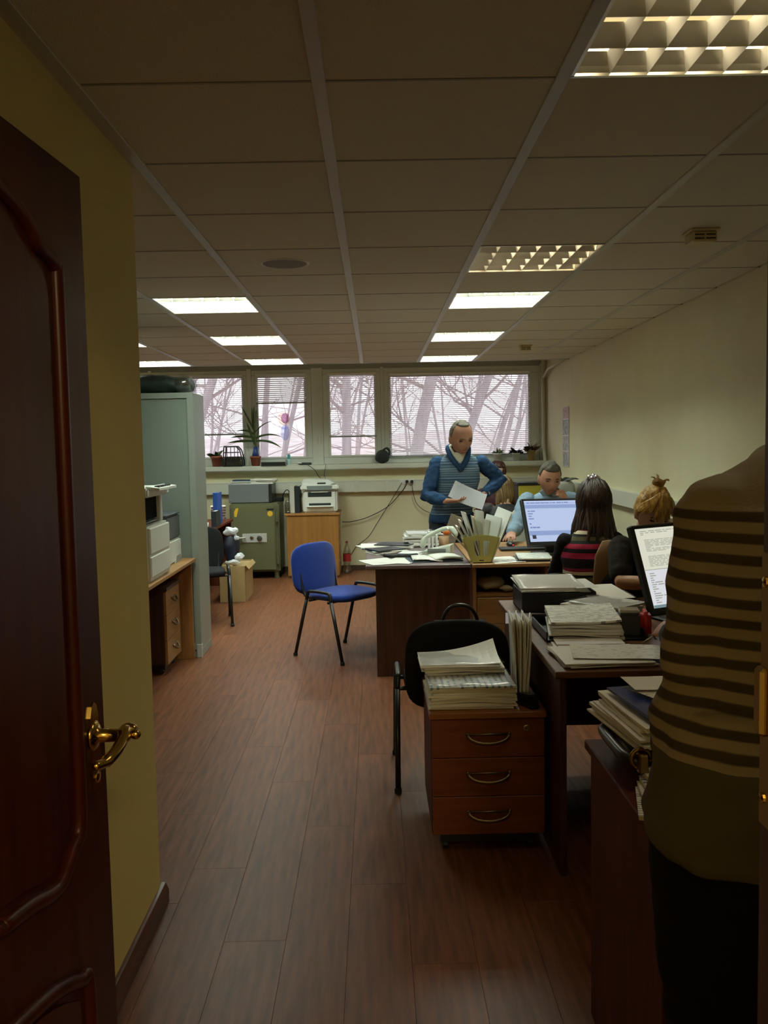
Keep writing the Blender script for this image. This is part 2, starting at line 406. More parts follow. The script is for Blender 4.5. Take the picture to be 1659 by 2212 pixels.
# trunking along back and right walls
M_trunk = mat('white_cable_trunking', (.72, .73, .62), .4)
tr = struct('trim_11', rb(-3.9, 2.1, LY-.06, LY, .97, 1.12, .006), M_trunk)
part('lid_seam', MB().box(-3.9, 2.1, LY-.0612, LY-.059, 1.10, 1.103), mat('seam_grey', (.4, .42, .36), .6), tr)
for x in (-.24, .14): part('lid_joint', rb(x-.02, x+.02, LY-.063, LY-.002, .968, 1.122, .003), M_trunk, tr)
for k, x in enumerate((.325, .385, .445)):
    s_ = part('wall_socket', rb(x-.028, x+.028, LY-.068, LY-.058, 1.06, 1.12, .004), mat('white_socket', (.82, .83, .78), .35), tr)
    if k: part('plug', MB().lathe([(.019, 0), (.02, .03), (.012, .042)], 12, M=T(x, LY-.068, 1.09, PI/2)), M_black, s_)
mb = MB(); mb.loft([[Vector((wallx(y)-a, y, z)) for a, z in ((0, 1.0), (.05, 1.0), (.05, 1.12), (0, 1.12))] for y in (3.2, LY-.06)]); struct('trim_12', mb, M_trunk)
# heating pipe in the corner
struct('trim_13', MB().tube([(2.075, 10.615, .02), (2.075, 10.615, 1.10), (2.075, 10.615, 1.34), (2.075, 10.70, 1.50), (2.075, 10.70, 2.69)], .022, 12), mat('white_pipe_paint', (.72, .70, .60), .4), True)
struct('trim_14', MB().tube([(2.075, 10.66, 2.33), (2.06, 10.3, 2.40), (2.05, 9.46, 2.42)], .016, 8), mat('white_pipe_paint', (.72, .70, .60), .4), True)
# ---------------------------------------------------------------- ceiling lamps
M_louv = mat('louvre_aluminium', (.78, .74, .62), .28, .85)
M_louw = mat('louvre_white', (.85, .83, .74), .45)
M_tube_on = glow('lit_tube', (.86, 1, .92), 9)
M_tube_off = glow('dim_warm_tube', (1, .80, .50), .55)  # added glow, these tubes are switched off
M_gap = mat('lamp_inside_dark', (.03, .03, .028), .6)
def ceiling_lamp(ci, rj, on, label):
    x0 = GX+.6*ci+.02; y0 = GY+.6*rj+.008; W_, D_ = .56, .584
    t = thing('ceiling_light', label, 'ceiling light', (x0+W_/2, y0+D_/2, CZ), 0, None)
    hx, hy = W_/2, D_/2
    m = MB().box(-hx, hx, -hy, hy, .088, .092)
    m.box(-hx, -hx+.003, -hy, hy, .004, .09).box(hx-.003, hx, -hy, hy, .004, .09).box(-hx, hx, -hy, -hy+.003, .004, .09).box(-hx, hx, hy-.003, hy, .004, .09)
    part('housing', m, M_louw if on else M_louv, t)  # lit fixtures get white housings: their glow is put into the colour
    m = MB()
    for a in (-1, 1):
        m.box(-hx-.004, hx+.004, a*hy-.006, a*hy+.006, -.003, .004); m.box(a*hx-.006, a*hx+.006, -hy, hy, -.003, .004)
    part('frame', m, M_louv, t)
    pitch = D_/4
    for k in range(5):                          # long V-section reflectors between the tubes
        yc = -hy+pitch*k; m = MB()
        prof = [(-.030, .045), (-.012, .018), (0, .0), (.012, .018), (.030, .045)]
        prof = [(max(-hy+.004, min(hy-.004, yc+a)), z) for a, z in prof]
        if prof[0][0] == prof[2][0]: prof = prof[2:]
        elif prof[-1][0] == prof[2][0]: prof = prof[:3]
        m.loft([[Vector((x, a, z)) for a, z in prof] for x in (-hx+.004, hx-.004)], False, False)
        part('reflector', m, M_louw if on else M_louv, t)  # white on lit fixtures only, glow painted in
    for k in range(4):                          # cross blades, V section too
        yc = -hy+pitch*(k+.5)
        for q in range(1, 6):
            xc = -hx+W_*q/6; hh = pitch/2-.001; m = MB()
            # sides follow the reflectors, tip hangs in line
            a = [(-hh, .001), (-.028, .012), (.028, .012), (hh, .001)]
            top = [(-hh+.014, .040), (hh-.014, .040)]
            vs = [Vector((xc, yc-hh, .001)), Vector((xc, yc+hh, .001)),
                  Vector((xc-.013, yc-hh+.026, .042)), Vector((xc-.013, yc+hh-.026, .042)), Vector((xc+.013, yc-hh+.026, .042)), Vector((xc+.013, yc+hh-.026, .042))]
            m.add(vs, [(0, 1, 3, 2), (0, 4, 5, 1)])
            part('cross_blade', m, M_louw, t)
        m = MB().tube([(-hx+.02, yc, .062), (hx-.02, yc, .062)], .013, 10)
        part('fluorescent_tube', m, M_tube_on if on else M_tube_off, t, True)
    if True:
        ld = bpy.data.lights.new('ceiling_light_lamp', 'AREA'); ld.shape = 'RECTANGLE'; ld.size = W_-.02; ld.size_y = D_-.02
        ld.energy = LAMP_W if on else (ADDED_GLOW_W if rj < 0 else ADDED_GLOW_W*2.4); ld.color = LAMP_C if on else (1, .84, .56)  # unlit fixtures carry an added warm fill
        lo = link('lamp', ld, t, (0, 0, .080))
    return t
ceiling_lamp(1, -1, False, 'large dim warm louvred ceiling light nearest the doorway')
ceiling_lamp(1, 3, False, 'dim louvred ceiling light with bright cross blades, ahead of the fully lit ones')
ceiling_lamp(1, 5, True, 'brightly lit louvred ceiling light next after the two switched-off ones')
ceiling_lamp(1, 8, True, 'lit louvred ceiling light in the wall-side row, second of its three')
ceiling_lamp(1, 11, True, 'lit louvred ceiling light above the widest window')
ceiling_lamp(-2, 5, True, 'lit louvred ceiling light on the wardrobe side, nearest to the doorway')
ceiling_lamp(-2, 8, True, 'lit louvred ceiling light in the middle of the wardrobe-side row')
ceiling_lamp(-2, 11, True, 'lit louvred ceiling light above the window with the sticker')
ceiling_lamp(-4, 8, True, 'lit louvred ceiling light of the outermost row, mostly hidden by the yellow wall')
ceiling_lamp(-4, 11, True, 'lit louvred ceiling light of the outermost row, close to the windows above the wardrobe')
# warm corridor lamp behind the photographer
t = thing('corridor_lamp', 'round warm ceiling lamp in the corridor outside the door', 'ceiling light', (.35, -.9, 2.5))
part('lamp_base', MB().lathe([(.13, 0), (.13, -.02), (.11, -.03)], 20), M_white, t)
part('lamp_shade', MB().lathe([(.12, -.03), (.118, -.06), (.08, -.09), (.01, -.10)], 20), glow('warm_glass', HALL_C, 1.5), t, True)
ld = bpy.data.lights.new('corridor_bulb', 'POINT'); ld.energy = HALL_W; ld.color = HALL_C; ld.shadow_soft_size = .1
link('bulb', ld, t, (0, 0, -.22))
# round ceiling loudspeaker and the two detectors
t = thing('ceiling_speaker', 'round grey ceiling loudspeaker set in a tile', 'speaker', (-.42, 4.31, CZ))
part('rim', MB().lathe([(.105, .0), (.112, -.006), (.118, -.005), (.122, 0)], 32, cap=False), M_white, t, True)
part('grille', MB().lathe([(.106, -.001), (.1055, -.003), (.001, -.006)], 32), mat('speaker_grille', (.25, .24, .22), .7, bump=.5, bscale=300), t)
for lab, x, y, s in (('beige slotted detector box on the ceiling near the dim lamps', 1.42, 3.80, 1), ('small beige detector box on the ceiling far down the room', 1.40, 8.05, .9)):
    t = thing('smoke_detector', lab, 'detector', (x, y, CZ))
    part('mounting_plate', rb(-.062*s, .062*s, -.062*s, .062*s, -.010, 0, .003), mat('beige_plastic', (.62, .52, .26), .5), t)
    part('body', rb(-.052*s, .052*s, -.052*s, .052*s, -.056*s, -.010, .006), mat('beige_plastic', (.62, .52, .26), .5), t)
    m = MB()
    for z in (-.026, -.042):
        for q in (-1, 1): m.box(q*.024*s-.02*s, q*.024*s+.02*s, -.0528*s, -.051*s, z*s-.003, z*s+.003)
    part('slot', m, M_gap, t)
# ---------------------------------------------------------------- the open door
M_door = mat('mahogany_door', (.060, .010, .005), .34, col2=(.032, .005, .003), scale=3, stretch=(12, 12, .8), det=6, spec=.22)
a0 = Vector((-.545, .72, 0)); a1 = Vector((-.497, 1.538, 0)); ang = math.atan2(a1.y-a0.y, a1.x-a0.x)
dr = link('door_1', None, None, a0, (0, 0, ang)); dr['kind'] = 'structure'; dr['label'] = 'dark mahogany panelled door standing open against the yellow wall'
# local: x along the leaf, -y towards the opening/camera side, z up
part('leaf', rb(0, .82, 0, .04, .008, 2.0, .003), M_door, dr)
def mould(pts, r=.013):
    P = catmull([(u, -.002, z) for u, z in pts], 4)
    return MB().tube(P, r, 10, flat=1)
def sym(pts): return pts+[(.82-u, z) for u, z in reversed(pts)]
up = sym([(.41, 1.915), (.50, 1.898), (.56, 1.882), (.60, 1.862), (.628, 1.842), (.662, 1.834), (.688, 1.822), (.694, 1.79), (.692, 1.5), (.690, 1.15), (.688, .95), (.680, .898), (.655, .885), (.628, .868), (.600, .852), (.56, .855), (.50, .872), (.41, .888)])
lo = sym([(.41, .735), (.47, .722), (.53, .708), (.575, .694), (.62, .676), (.66, .655), (.688, .64), (.690, .5), (.690, .2), (.60, .17), (.41, .17)])
for nm, q in (('upper', up), ('lower', lo)):
    part('panel_moulding', mould(q+[q[0]]), M_door, dr, True)
    inner = [(.41+(u-.41)*.86, (z-(1.38 if nm == 'upper' else .45))*.94+(1.38 if nm == 'upper' else .45)) for u, z in q]
    m = MB().prism(inner, -.006, .001); part('raised_panel', m, M_door, dr)
hd = part('door_handle', MB().lathe([(.026, 0), (.026, .004), (.020, .008), (.012, .012), (.011, .05), (.015, .056), (.0, .058)], 18, M=T(.765, 0, 1.035, PI/2)), M_brass, dr, True)
m = MB(); m.prism([(.747, .94), (.783, .94), (.786, 1.0), (.783, 1.07), (.775, 1.088), (.765, 1.094), (.755, 1.088), (.747, 1.07), (.744, 1.0)], -.004, 0)
part('back_plate', m, M_brass, hd)
part('lever', MB().tube(catmull([(.775, -.054, 1.038), (.755, -.058, 1.036), (.72, -.060, 1.028), (.68, -.055, 1.020), (.655, -.048, 1.022)], 4), [.013]*5+[.0105]*8+[.008]*4, 12, round_ends=True), M_brass, hd, True)
part('lever_knob', MB().ell((.787, -.056, 1.038), (.012, .017, .012), 14, 8), M_brass, hd, True)
part('lever_tip', MB().ell((.765, -.075, 1.037), (.009, .010, .009), 14, 8), M_brass, hd, True)
part('key_escutcheon', MB().lathe([(.011, 0), (.010, .003), (.004, .003)], 14, M=T(.765, -.004, .962, PI/2)), M_brass, hd, True)
for z in (.25, 1.75): part('hinge', MB().tube([(0, .02, z-.05), (0, .02, z+.05)], .008, 8), M_brass, dr)

# ================================================================== OUTSIDE
M_bark = mat('grey_bark', (.54, .49, .51), .95, col2=(.42, .38, .40), scale=6, stretch=(3, 3, .6))  # bark paled, window glare is put into its colour
M_twig = mat('winter_twig', (.44, .37, .37), .95)  # twigs lightened, winter haze is put into the colour
M_leaflitter = mat('snowy_leaf_litter', (.62, .56, .53), .95, col2=(.85, .82, .84), scale=.9, det=8)
g = MB(); rows = []
for j in range(14):
    y = 11.3+j*j*.42; rows.append([Vector((-40+i*4, y, -1.2+(y-11.3)*.030+max(0,y-30)*.035+.25*math.sin(i*1.7+j))) for i in range(21)])
g.loft(rows, False, False); struct('ground', g, M_leaflitter)
def tree(x, y, z, hgt, lean, r, seed, nb, label, group=None, depth=3):
    rd = random.Random(seed); t = thing('bare_tree', label, 'tree', (x, y, z), 0, group)
    tr_ = []; n = 7; p = Vector((0, 0, -.2)); d = Vector((lean[0], lean[1], 1)).normalized()
    for i in range(n):
        tr_.append(p.copy()); p = p+d*hgt/(n-1); d = (d+Vector((rd.uniform(-.09, .09), rd.uniform(-.09, .09), 0))).normalized()
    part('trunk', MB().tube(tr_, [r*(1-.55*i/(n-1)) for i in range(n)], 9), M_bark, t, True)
    m = MB()
    def grow(p, d, ln, rr, dep):
        pts = [p]; q = p.copy(); dd = d.copy()
        for i in range(3):
            dd = (dd+Vector((rd.uniform(-.28, .28), rd.uniform(-.28, .28), rd.uniform(-.1, .22)))).normalized(); q = q+dd*ln/3; pts.append(q.copy())
        m.tube(pts, [rr, rr*.8, rr*.6, rr*.35], 4 if dep < 3 else 5, False)
        if dep > 0:
            for i in range(rd.randint(2, 4)):
                b = pts[rd.randint(1, 3)]; a = rd.uniform(0, 2*PI); e = (dd+Vector((math.cos(a), math.sin(a)*.7, rd.uniform(-.3, .5)))*.9).normalized()
                grow(b, e, ln*rd.uniform(.5, .8), rr*.55, dep-1)
    for i in range(nb):
        k = rd.uniform(.22, 1)*(n-1); i0 = min(int(k), n-2); b = tr_[i0].lerp(tr_[i0+1], k-i0); a = rd.uniform(0, 2*PI)
        grow(b, Vector((math.cos(a), math.sin(a), rd.uniform(.1, .9))).normalized(), hgt*rd.uniform(.12, .3), r*.32, depth)
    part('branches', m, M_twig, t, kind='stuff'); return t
tree(-3.9, 15, -.9, 8, (.26, .1), .11, 11, 12, 'thick leaning tree trunk beyond the window behind the wardrobe')
tree(-2.5, 19, -.7, 9, (.22, .1), .07, 12, 12, 'slim tree beyond the window behind the potted palm')
tree(-2.35, 17, -.8, 8, (.09, 0), .075, 13, 10, 'upright tree beyond the window with the sticker')
tree(-.55, 15, -.9, 8, (.06, 0), .10, 14, 12, 'forked tree trunk beyond the window over the printer')
tree(.45, 16, -.8, 9, (.10, 0), .14, 15, 10, 'dark tree trunk at the edge of the widest window beside the round black object')
tree(.75, 17, -.8, 9, (.42, .1), .11, 16, 12, 'leaning tree trunk beyond the widest window just before the standing man')
tree(2.0, 19, -.7, 9, (.30, .1), .075, 17, 12, 'thin leaning tree beyond the widest window above the white flowerpot')
tree(2.6, 22, -.6, 9, (.34, .1), .07, 18, 12, 'leaning tree beyond the widest window closest to its outer jamb')
rd = random.Random(5)
for i in range(30):
    tree(-10+20*((i*.618) % 1), 24+i*.85, -.4, rd.uniform(8, 12), (rd.uniform(-.1, .25), 0), rd.uniform(.04, .08), 100+i, 11, 'bare grey winter tree in the thicket beyond the windows', 'thicket trees beyond the windows', 2)
# ================================================================== FURNITURE
M_walnut = mat('dark_walnut_laminate', (.075, .028, .016), .45, col2=(.040, .015, .009), scale=3, stretch=(14, 14, 1), det=5)
M_walnut_h = mat('dark_walnut_laminate_top', (.10, .042, .026), .4, col2=(.060, .024, .015), scale=3, stretch=(1, 12, 12), det=5)
M_beech = mat('light_beech_laminate', (.36, .19, .065), .45, col2=(.27, .135, .045), scale=3, stretch=(1.2, 12, 12), det=5)
M_beech_v = mat('light_beech_laminate_upright', (.36, .17, .05), .45, col2=(.26, .115, .034), scale=3, stretch=(12, 12, 1), det=5)
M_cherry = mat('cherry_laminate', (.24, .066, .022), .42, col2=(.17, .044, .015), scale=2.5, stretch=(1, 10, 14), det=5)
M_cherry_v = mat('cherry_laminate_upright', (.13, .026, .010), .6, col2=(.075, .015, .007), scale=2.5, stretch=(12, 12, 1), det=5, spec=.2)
M_bluefab = mat('royal_blue_fabric', (.007, .036, .26), .85, bump=.3, bscale=350, sheen=.3, spec=.2)
M_blackfab = mat('black_fabric', (.012, .012, .013), .9, bump=.3, bscale=350, spec=.2)
M_tanfab = mat('tan_fabric', (.20, .12, .055), .9, bump=.3, bscale=300, spec=.2)
M_foot = mat('black_rubber', (.01, .01, .01), .8)

def iso_chair(label, loc, rz, fab, group=None, bh=.36, bz=.655):
    """stackable office chair, sitter faces -y"""
    t = thing('office_chair', label, 'chair', loc, rz, group)
    def cushion(w_, d_, th, corner, dome):
        m = MB(); rings = []; n = 36
        for z, s in ((-.5, .90), (-.32, .985), (0, 1.0), (.28, .985), (.45, .93)):
            ring = []
            for k in range(n):
                a = 2*PI*k/n; c_, s_ = math.cos(a), math.sin(a); e = corner
                x = math.copysign(abs(c_)**e, c_)*w_/2*s; y = math.copysign(abs(s_)**e, s_)*d_/2*s
                ring.append(Vector((x, y, z*th+dome*(y/(d_/2))**2+dome*.5*(x/(w_/2))**2)))
            rings.append(ring)
        mid = [[Vector((p.x*q, p.y*q, rings[-1][i].z+(1-q)*th*.25)) for i, p in enumerate(rings[-1])] for q in (.8, .4)]
        return m.loft(rings+mid)
    part('seat', cushion(.45, .42, .055, .55, -.006), fab, t, True, loc=(0, 0, .455))
    bm_ = cushion(.45, bh, .045, .55, .0)
    for v in bm_.v: v.z += -.045*(v.x/.225)**2
    part('backrest', bm_, fab, t, True, loc=(0, .255, bz), rot=(PI/2-.12, 0, 0))
    r = .0125
    for s in (-1, 1):
        part('leg', MB().tube([(s*.262, -.235, .012), (s*.255, -.13, .43)], r, 8, flat=1), M_steel, t, True)
        part('leg', MB().tube([(s*.262, .245, .012), (s*.255, .12, .43)], r, 8), M_steel, t, True)
        part('side_loop', MB().tube(catmull([(s*.255, -.13, .43), (s*.252, -.115, .475), (s*.250, -.085, .492), (s*.250, .08, .492), (s*.252, .108, .475), (s*.255, .12, .43)], 4), r, 8), M_steel, t, True)
        for y in (-.235, .245): part('foot', MB().lathe([(.016, 0), (.016, .02), (.013, .024)], 10, c=(s*.262, y, 0)), M_foot, t)
        part('back_support', MB().tube(catmull([(s*.17, .05, .428), (s*.17, .19, .425), (s*.172, .235, .46), (s*.175, .262, .56), (s*.175, .285, .70)], 4), .011, 8), M_steel, t, True)
    part('seat_frame', MB().tube([(-.255, -.10, .425), (.255, -.10, .425)], .010, 8), M_steel, t)
    part('seat_frame', MB().tube([(-.255, .09, .425), (.255, .09, .425)], .010, 8), M_steel, t)
    return t
iso_chair('blue upholstered office chair standing alone on the open floor', (-.255, 6.33, .004), math.radians(48), M_bluefab, bh=.39, bz=.62)
iso_chair('black fabric office chair behind the stacked papers, black bag on its seat', (.335, 3.965, .004), math.radians(180), M_blackfab, bh=.40, bz=.575)
iso_chair('black fabric office chair pulled up beside the metal wardrobe', (-1.56, 7.58, .004), math.radians(12), M_blackfab, bh=.42, bz=.62)

def bow_handle(parent, x, y, z, L=.155, m=None, drop=.03, axis='x'):
    P = []
    for k in range(11):
        a = PI*k/10; P.append((x-math.cos(a)*L/2, y-.006-.020*math.sin(a), z-drop*math.sin(a)))
    mb = MB().tube(P, .006, 8, flat=1.3)
    for s in (-1, 1): mb.lathe([(.007, 0), (.006, .008)], 8, M=T(x+s*L/2, y, z, PI/2))
    mb.box(x-L/2, x+L/2, y-.010, y-.004, z-.003, z+.003)
    return part('handle', mb, m or mat('dull_bronze', (.26, .20, .12), .42, .9), parent, True)

def drawer_unit(label, loc, rz, W_, D_, H_, mt, ms, mf, nd=3, hl=.155, lock=True, castor=True, group=None, hz=.62):
    """pedestal: front at local y=0, depth to +y"""
    t = thing('drawer_pedestal', label, 'drawers', loc, rz, group)
    z0 = .075
    part('carcass', rb(0, W_, .020, D_, z0, H_-.024, .002), ms, t)
    part('top_board', rb(-.006, W_+.006, -.008, D_+.004, H_-.024, H_, .003), mt, t)
    dh = (H_-.026-z0)/nd
    for k in range(nd):
        za = z0+dh*k+.0015; zb = z0+dh*(k+1)-.0015
        d = part('drawer', rb(.002, W_-.002, 0, .019, za, zb, .0015), mf, t)
        bow_handle(d, W_/2, 0, za+(zb-za)*hz, hl)
        if k == nd-1 and lock: part('lock', MB().lathe([(.012, 0), (.012, .003), (.009, .004), (.008, .002), (.001, .002)], 16, M=T(W_*.84, 0, zb-.035, PI/2)), M_chrome, d)
    if castor:
        part('plinth', MB().box(.03, W_-.03, .03, D_-.03, .035, z0), M_black, t)
        for x in (.05, W_-.05):
            for y in (.06, D_-.06): part('castor', MB().lathe([(.012, -.012), (.0185, -.009), (.0185, .009), (.012, .012)], 12, M=T(x, y, .0185, 0, PI/2)), M_black, t)
    return t
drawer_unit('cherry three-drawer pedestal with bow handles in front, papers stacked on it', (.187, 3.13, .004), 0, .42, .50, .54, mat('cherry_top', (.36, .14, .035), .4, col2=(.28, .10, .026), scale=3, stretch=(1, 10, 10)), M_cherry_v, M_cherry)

def desk(label, x0, x1, y0, y1, H_, mt, ms, panels, th=.025, pth=.022, modesty=None, cat='desk'):
    t = thing('office_desk', label, cat, ((x0+x1)/2, (y0+y1)/2, .004)); cx, cy = (x0+x1)/2, (y0+y1)/2
    part('desktop', rb(x0-cx, x1-cx, y0-cy, y1-cy, H_-th, H_, .003), mt, t)
    for a, b, c, d in panels: part('side_panel', rb(a-cx, b-cx, c-cy, d-cy, 0, H_-th, .002), ms, t)
    if modesty: a, b, c, d, z = modesty; part('modesty_panel', rb(a-cx, b-cx, c-cy, d-cy, z, H_-th, .002), ms, t)
    return t
# nearest desk by the doorway (low edge seen at bottom)
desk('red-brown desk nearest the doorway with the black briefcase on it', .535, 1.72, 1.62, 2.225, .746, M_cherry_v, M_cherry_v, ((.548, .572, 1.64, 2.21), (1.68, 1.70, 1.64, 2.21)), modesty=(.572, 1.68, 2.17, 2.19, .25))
# desk with the second monitor
desk('dark desk covered with trays of papers and a lit monitor', .60, 1.66, 2.90, 4.28, .746, mat('brown_desk_top', (.17, .075, .028), .4, col2=(.11, .046, .018), scale=3, stretch=(1, 10, 10)), M_walnut,
     ((.625, .648, 2.95, 4.24), (1.60, 1.622, 2.95, 4.24)), modesty=(.648, 1.60, 3.98, 4.0, .2))
# dark walnut desk with the blind end panel
desk('dark walnut desk with a solid end panel, strewn with papers', -.075, .612, 5.62, 7.05, .746, mat('mauve_walnut_top', (.19, .14, .14), .38, col2=(.14, .10, .10), scale=3, stretch=(1, 10, 10)), M_walnut, ((-.012, .606, 5.66, 5.684), (-.012, .606, 7.0, 7.024)))
# lighter desk beside it with an open shelf and drawers
t = desk('light beech desk beside the dark walnut one, with open shelf and drawers', .618, 1.72, 5.60, 6.86, .746, M_beech, M_beech_v, ((.624, .646, 5.62, 6.84), (1.69, 1.712, 5.62, 6.84)))
cx, cy = (.618+1.72)/2, (5.60+6.86)/2
part('shelf', rb(.647-cx, 1.10-cx, 5.64-cy, 6.1-cy, .522, .540, .002), M_beech, t)
part('side_panel', rb(1.10-cx, 1.12-cx, 5.64-cy, 6.1-cy, 0, .72, .002), M_beech_v, t)
part('shelf_back', MB().box(.647-cx, 1.10-cx, 6.09-cy, 6.10-cy, .05, .72), M_walnut, t)
for za, zb in ((.345, .518), (.17, .342), (.02, .167)):
    d = part('drawer', rb(.650-cx, 1.098-cx, 5.632-cy, 5.65-cy, za, zb, .002), M_beech, t); bow_handle(d, .93-cx, 5.632-cy, za+(zb-za)*.62, .12)
# printer desk on the wardrobe side, with its pedestal
desk('light wood desk carrying the white copier and the small printer', -2.02, -1.315, 4.92, 6.285, .742, M_beech, M_beech_v, ((-1.99, -1.335, 4.94, 4.962), (-1.99, -1.345, 6.25, 6.272)))
drawer_unit('dark three-drawer pedestal with pale fronts under the copier desk', (-1.425, 5.80, .004), PI/2, .40, .45, .60, M_walnut, M_walnut, M_beech, 3, .10, False)
# reddish desk behind the wardrobe
desk('red-brown desk half hidden behind the metal wardrobe', -2.5, -1.60, 8.05, 9.70, .746, M_cherry_v, M_cherry_v, ((-2.48, -1.62, 8.08, 8.10), (-2.48, -1.62, 9.66, 9.68)))
# desk at the far corner for the two women at the back
desk('pale desk in the far corner under the windows', 1.02, 2.02, 8.55, 9.75, .746, M_beech, M_beech_v, ((1.04, 1.06, 8.58, 9.72), (1.96, 1.98, 8.58, 9.72)))

# ---- metal wardrobe
M_grey = mat('grey_green_steel', (.27, .305, .26), .38, spec=.4)
t = thing('metal_wardrobe', 'tall grey-green metal wardrobe beside the copier desk', 'wardrobe', (-1.72, 6.50, .004))
part('carcass', rb(-.42, .42, -.185, .19, .06, 1.935, .004), M_grey, t)
m = MB()
for a in ((-.42, .42, 1.895, 1.935), (-.42, .42, .06, .11)): m.box(a[0], a[1], -.20, -.184, a[2], a[3])
for a in ((-.42, -.37), (.375, .42)): m.box(a[0], a[1], -.20, -.184, .11, 1.895)
part('frame_rim', m, M_grey, t)
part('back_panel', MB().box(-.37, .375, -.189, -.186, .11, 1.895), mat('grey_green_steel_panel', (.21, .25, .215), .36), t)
part('plinth', rb(-.42, .42, -.195, .19, 0, .06, .003), M_grey, t)
part('corner_foot', rb(.385, .424, -.203, -.17, 0, .10, .003), mat('pale_steel_foot', (.45, .47, .42), .5), t)
# dark bundle on top
rd = random.Random(8)
def crumple(mb, amt, sc_, seed=0):
    for v in mb.v:
        n_ = noise.noise_vector(v*sc_+Vector((seed, seed*2, 0))); v += n_*amt
    return mb
t = thing('wrapped_bundle', 'dark green bundle wrapped in clear plastic on top of the wardrobe', 'bundle', (-1.74, 6.50, 1.94))
mb = MB().loft([[Vector((x, .13*math.cos(a)*s, .066+.068*math.sin(a)*s*(1+.12*math.sin(x*14)))) for a in [2*PI*k/20 for k in range(20)]] for x, s in [(-.40, .7), (-.38, .95)]+[(-.34+.03*i, 1) for i in range(24)]+[(.385, .95), (.40, .7)]])
part('roll', crumple(mb, .012, 14), mat('dark_green_cloth', (.020, .045, .035), .6, col2=(.008, .016, .014), scale=14, bump=.6, bscale=30), t, True)
mb = MB().loft([[Vector((x, .137*math.cos(a)*s, .068+.071*math.sin(a)*s)) for a in [2*PI*k/20 for k in range(20)]] for x, s in [(.30, 1.0), (.34, 1.03), (.38, 1.02), (.41, .8)]], False)
part('plastic_wrap', crumple(mb, .008, 22), film('crinkled_wrap', (.85, .9, .88), .35, .2), t, True)

# ---- copier
t = thing('copier', 'tall white multifunction copier with a black paper bay', 'copier', (-1.57, 5.33, .746), PI/2)
# local: x along desk depth(world y), -y faces the aisle
M_cop = mat('copier_white', (.70, .72, .64), .4)
part('lower_body', rb(-.25, .25, -.235, .235, .0, .335, .012, seg=2), M_cop, t)
part('cassette', rb(-.235, .235, -.243, -.22, .03, .155, .006), M_cop, t); part('cassette', rb(-.235, .235, -.243, -.22, .168, .325, .006), M_cop, t)
part('bay_back', rb(-.235, .20, -.175, .235, .36, .505, .004), mat('bay_black', (.006, .006, .006), .95, spec=.05), t)
part('bay_lining', rb(-.235, .18, -.19, .06, .337, .352, .004), mat('dark_grey_plastic', (.06, .06, .062), .5), t)
m = MB(); m.prism([(-.23, .352), (.18, .352), (.18, .372), (0, .392), (-.23, .372)], -.16, .05); part('output_tray', m, mat('grey_tray', (.16, .15, .16), .5), t)
part('post', rb(.20, .25, -.20, .22, .335, .505, .006), M_cop, t)
part('scanner', rb(-.26, .27, -.24, .235, .505, .560, .01, seg=2), M_cop, t)
cp = part('control_panel', MB().prism([(-.30, .545), (-.22, .555), (-.22, .57), (-.30, .56)], -.22, .22, M=Matrix.Rotation(PI/2, 4, 'Z')), M_cop, t)
m = MB()
for k in range(6): m.box(-.15+.05*k, -.115+.05*k, -.285, -.255, .560, .572)
part('button', m, M_black, cp, kind='stuff')
part('document_feeder', rb(-.24, .12, -.10, .225, .560, .615, .012, seg=2), M_cop, t); part('feeder_cover', rb(-.22, .08, -.06, .20, .615, .640, .01), M_cop, t)
m = MB()
for z in (.10, .25): m.box(.251, .256, -.13, .0, z-.025, z+.035)
part('side_grip', rb(.246, .254, -.12, -.06, .20, .28, .003), mat('grip_shade', (.3, .29, .26), .5), t); part('side_grip', rb(.246, .254, -.15, -.04, .07, .13, .003), mat('grip_shade', (.3, .29, .26), .5), t)
t = thing('small_printer', 'small white and grey printer at the back end of the copier desk', 'printer', (-1.62, 5.97, .746), PI/2)
part('body', rb(-.26, .24, -.22, .22, 0, .165, .012, seg=2), M_cop, t)
part('upper_housing', rb(-.16, .24, -.215, .22, .165, .335, .012, seg=2), mat('slate_plastic', (.075, .085, .095), .4), t)
part('lid', rb(-.16, .24, -.22, .22, .335, .350, .006), mat('slate_plastic', (.075, .085, .095), .4), t)
part('side_cover', rb(-.24, -.15, -.225, .22, .12, .31, .02, seg=2), M_cop, t)
part('paper_guide', MB().prism([(.02, .0), (.20, 0), (.17, .05), (.05, .05)], -.228, -.21), mat('grip_shade', (.3, .29, .26), .5), t)
solo('cable_adapter', rb(-.02, .02, -.02, .02, 0, .03, .006), M_white, 'small white adapter on the copier desk edge beside the copier', 'adapter', (-1.37, 5.62, .746))

# ---- safe with equipment on top
M_safe = mat('olive_safe_paint', (.125, .125, .062), .4, bump=.05, bscale=200)
t = thing('safe', 'olive green steel safe on feet with a silver lock plate', 'safe', (-1.425, 10.40, .004))
part('body', rb(-.29, .29, -.25, .28, .075, .885, .015, seg=2), M_safe, t)
d = part('door', rb(-.265, .245, -.292, -.25, .10, .86, .010, seg=2), M_safe, t)
lp = part('lock_plate', rb(-.14, .145, -.298, -.291, .43, .535, .003), mat('silver_plate', (.62, .62, .58), .35, .3), d)
part('dial', MB().lathe([(.030, 0), (.030, .012), (.024, .018), (.022, .03), (.002, .032)], 20, M=T(.06, -.298, .48, PI/2)), mat('dial_grey', (.16, .16, .16), .3, .8), d)
part('keyhole_boss', MB().lathe([(.022, 0), (.020, .008), (.002, .010)], 16, M=T(-.03, -.298, .488, PI/2)), M_chrome, d)
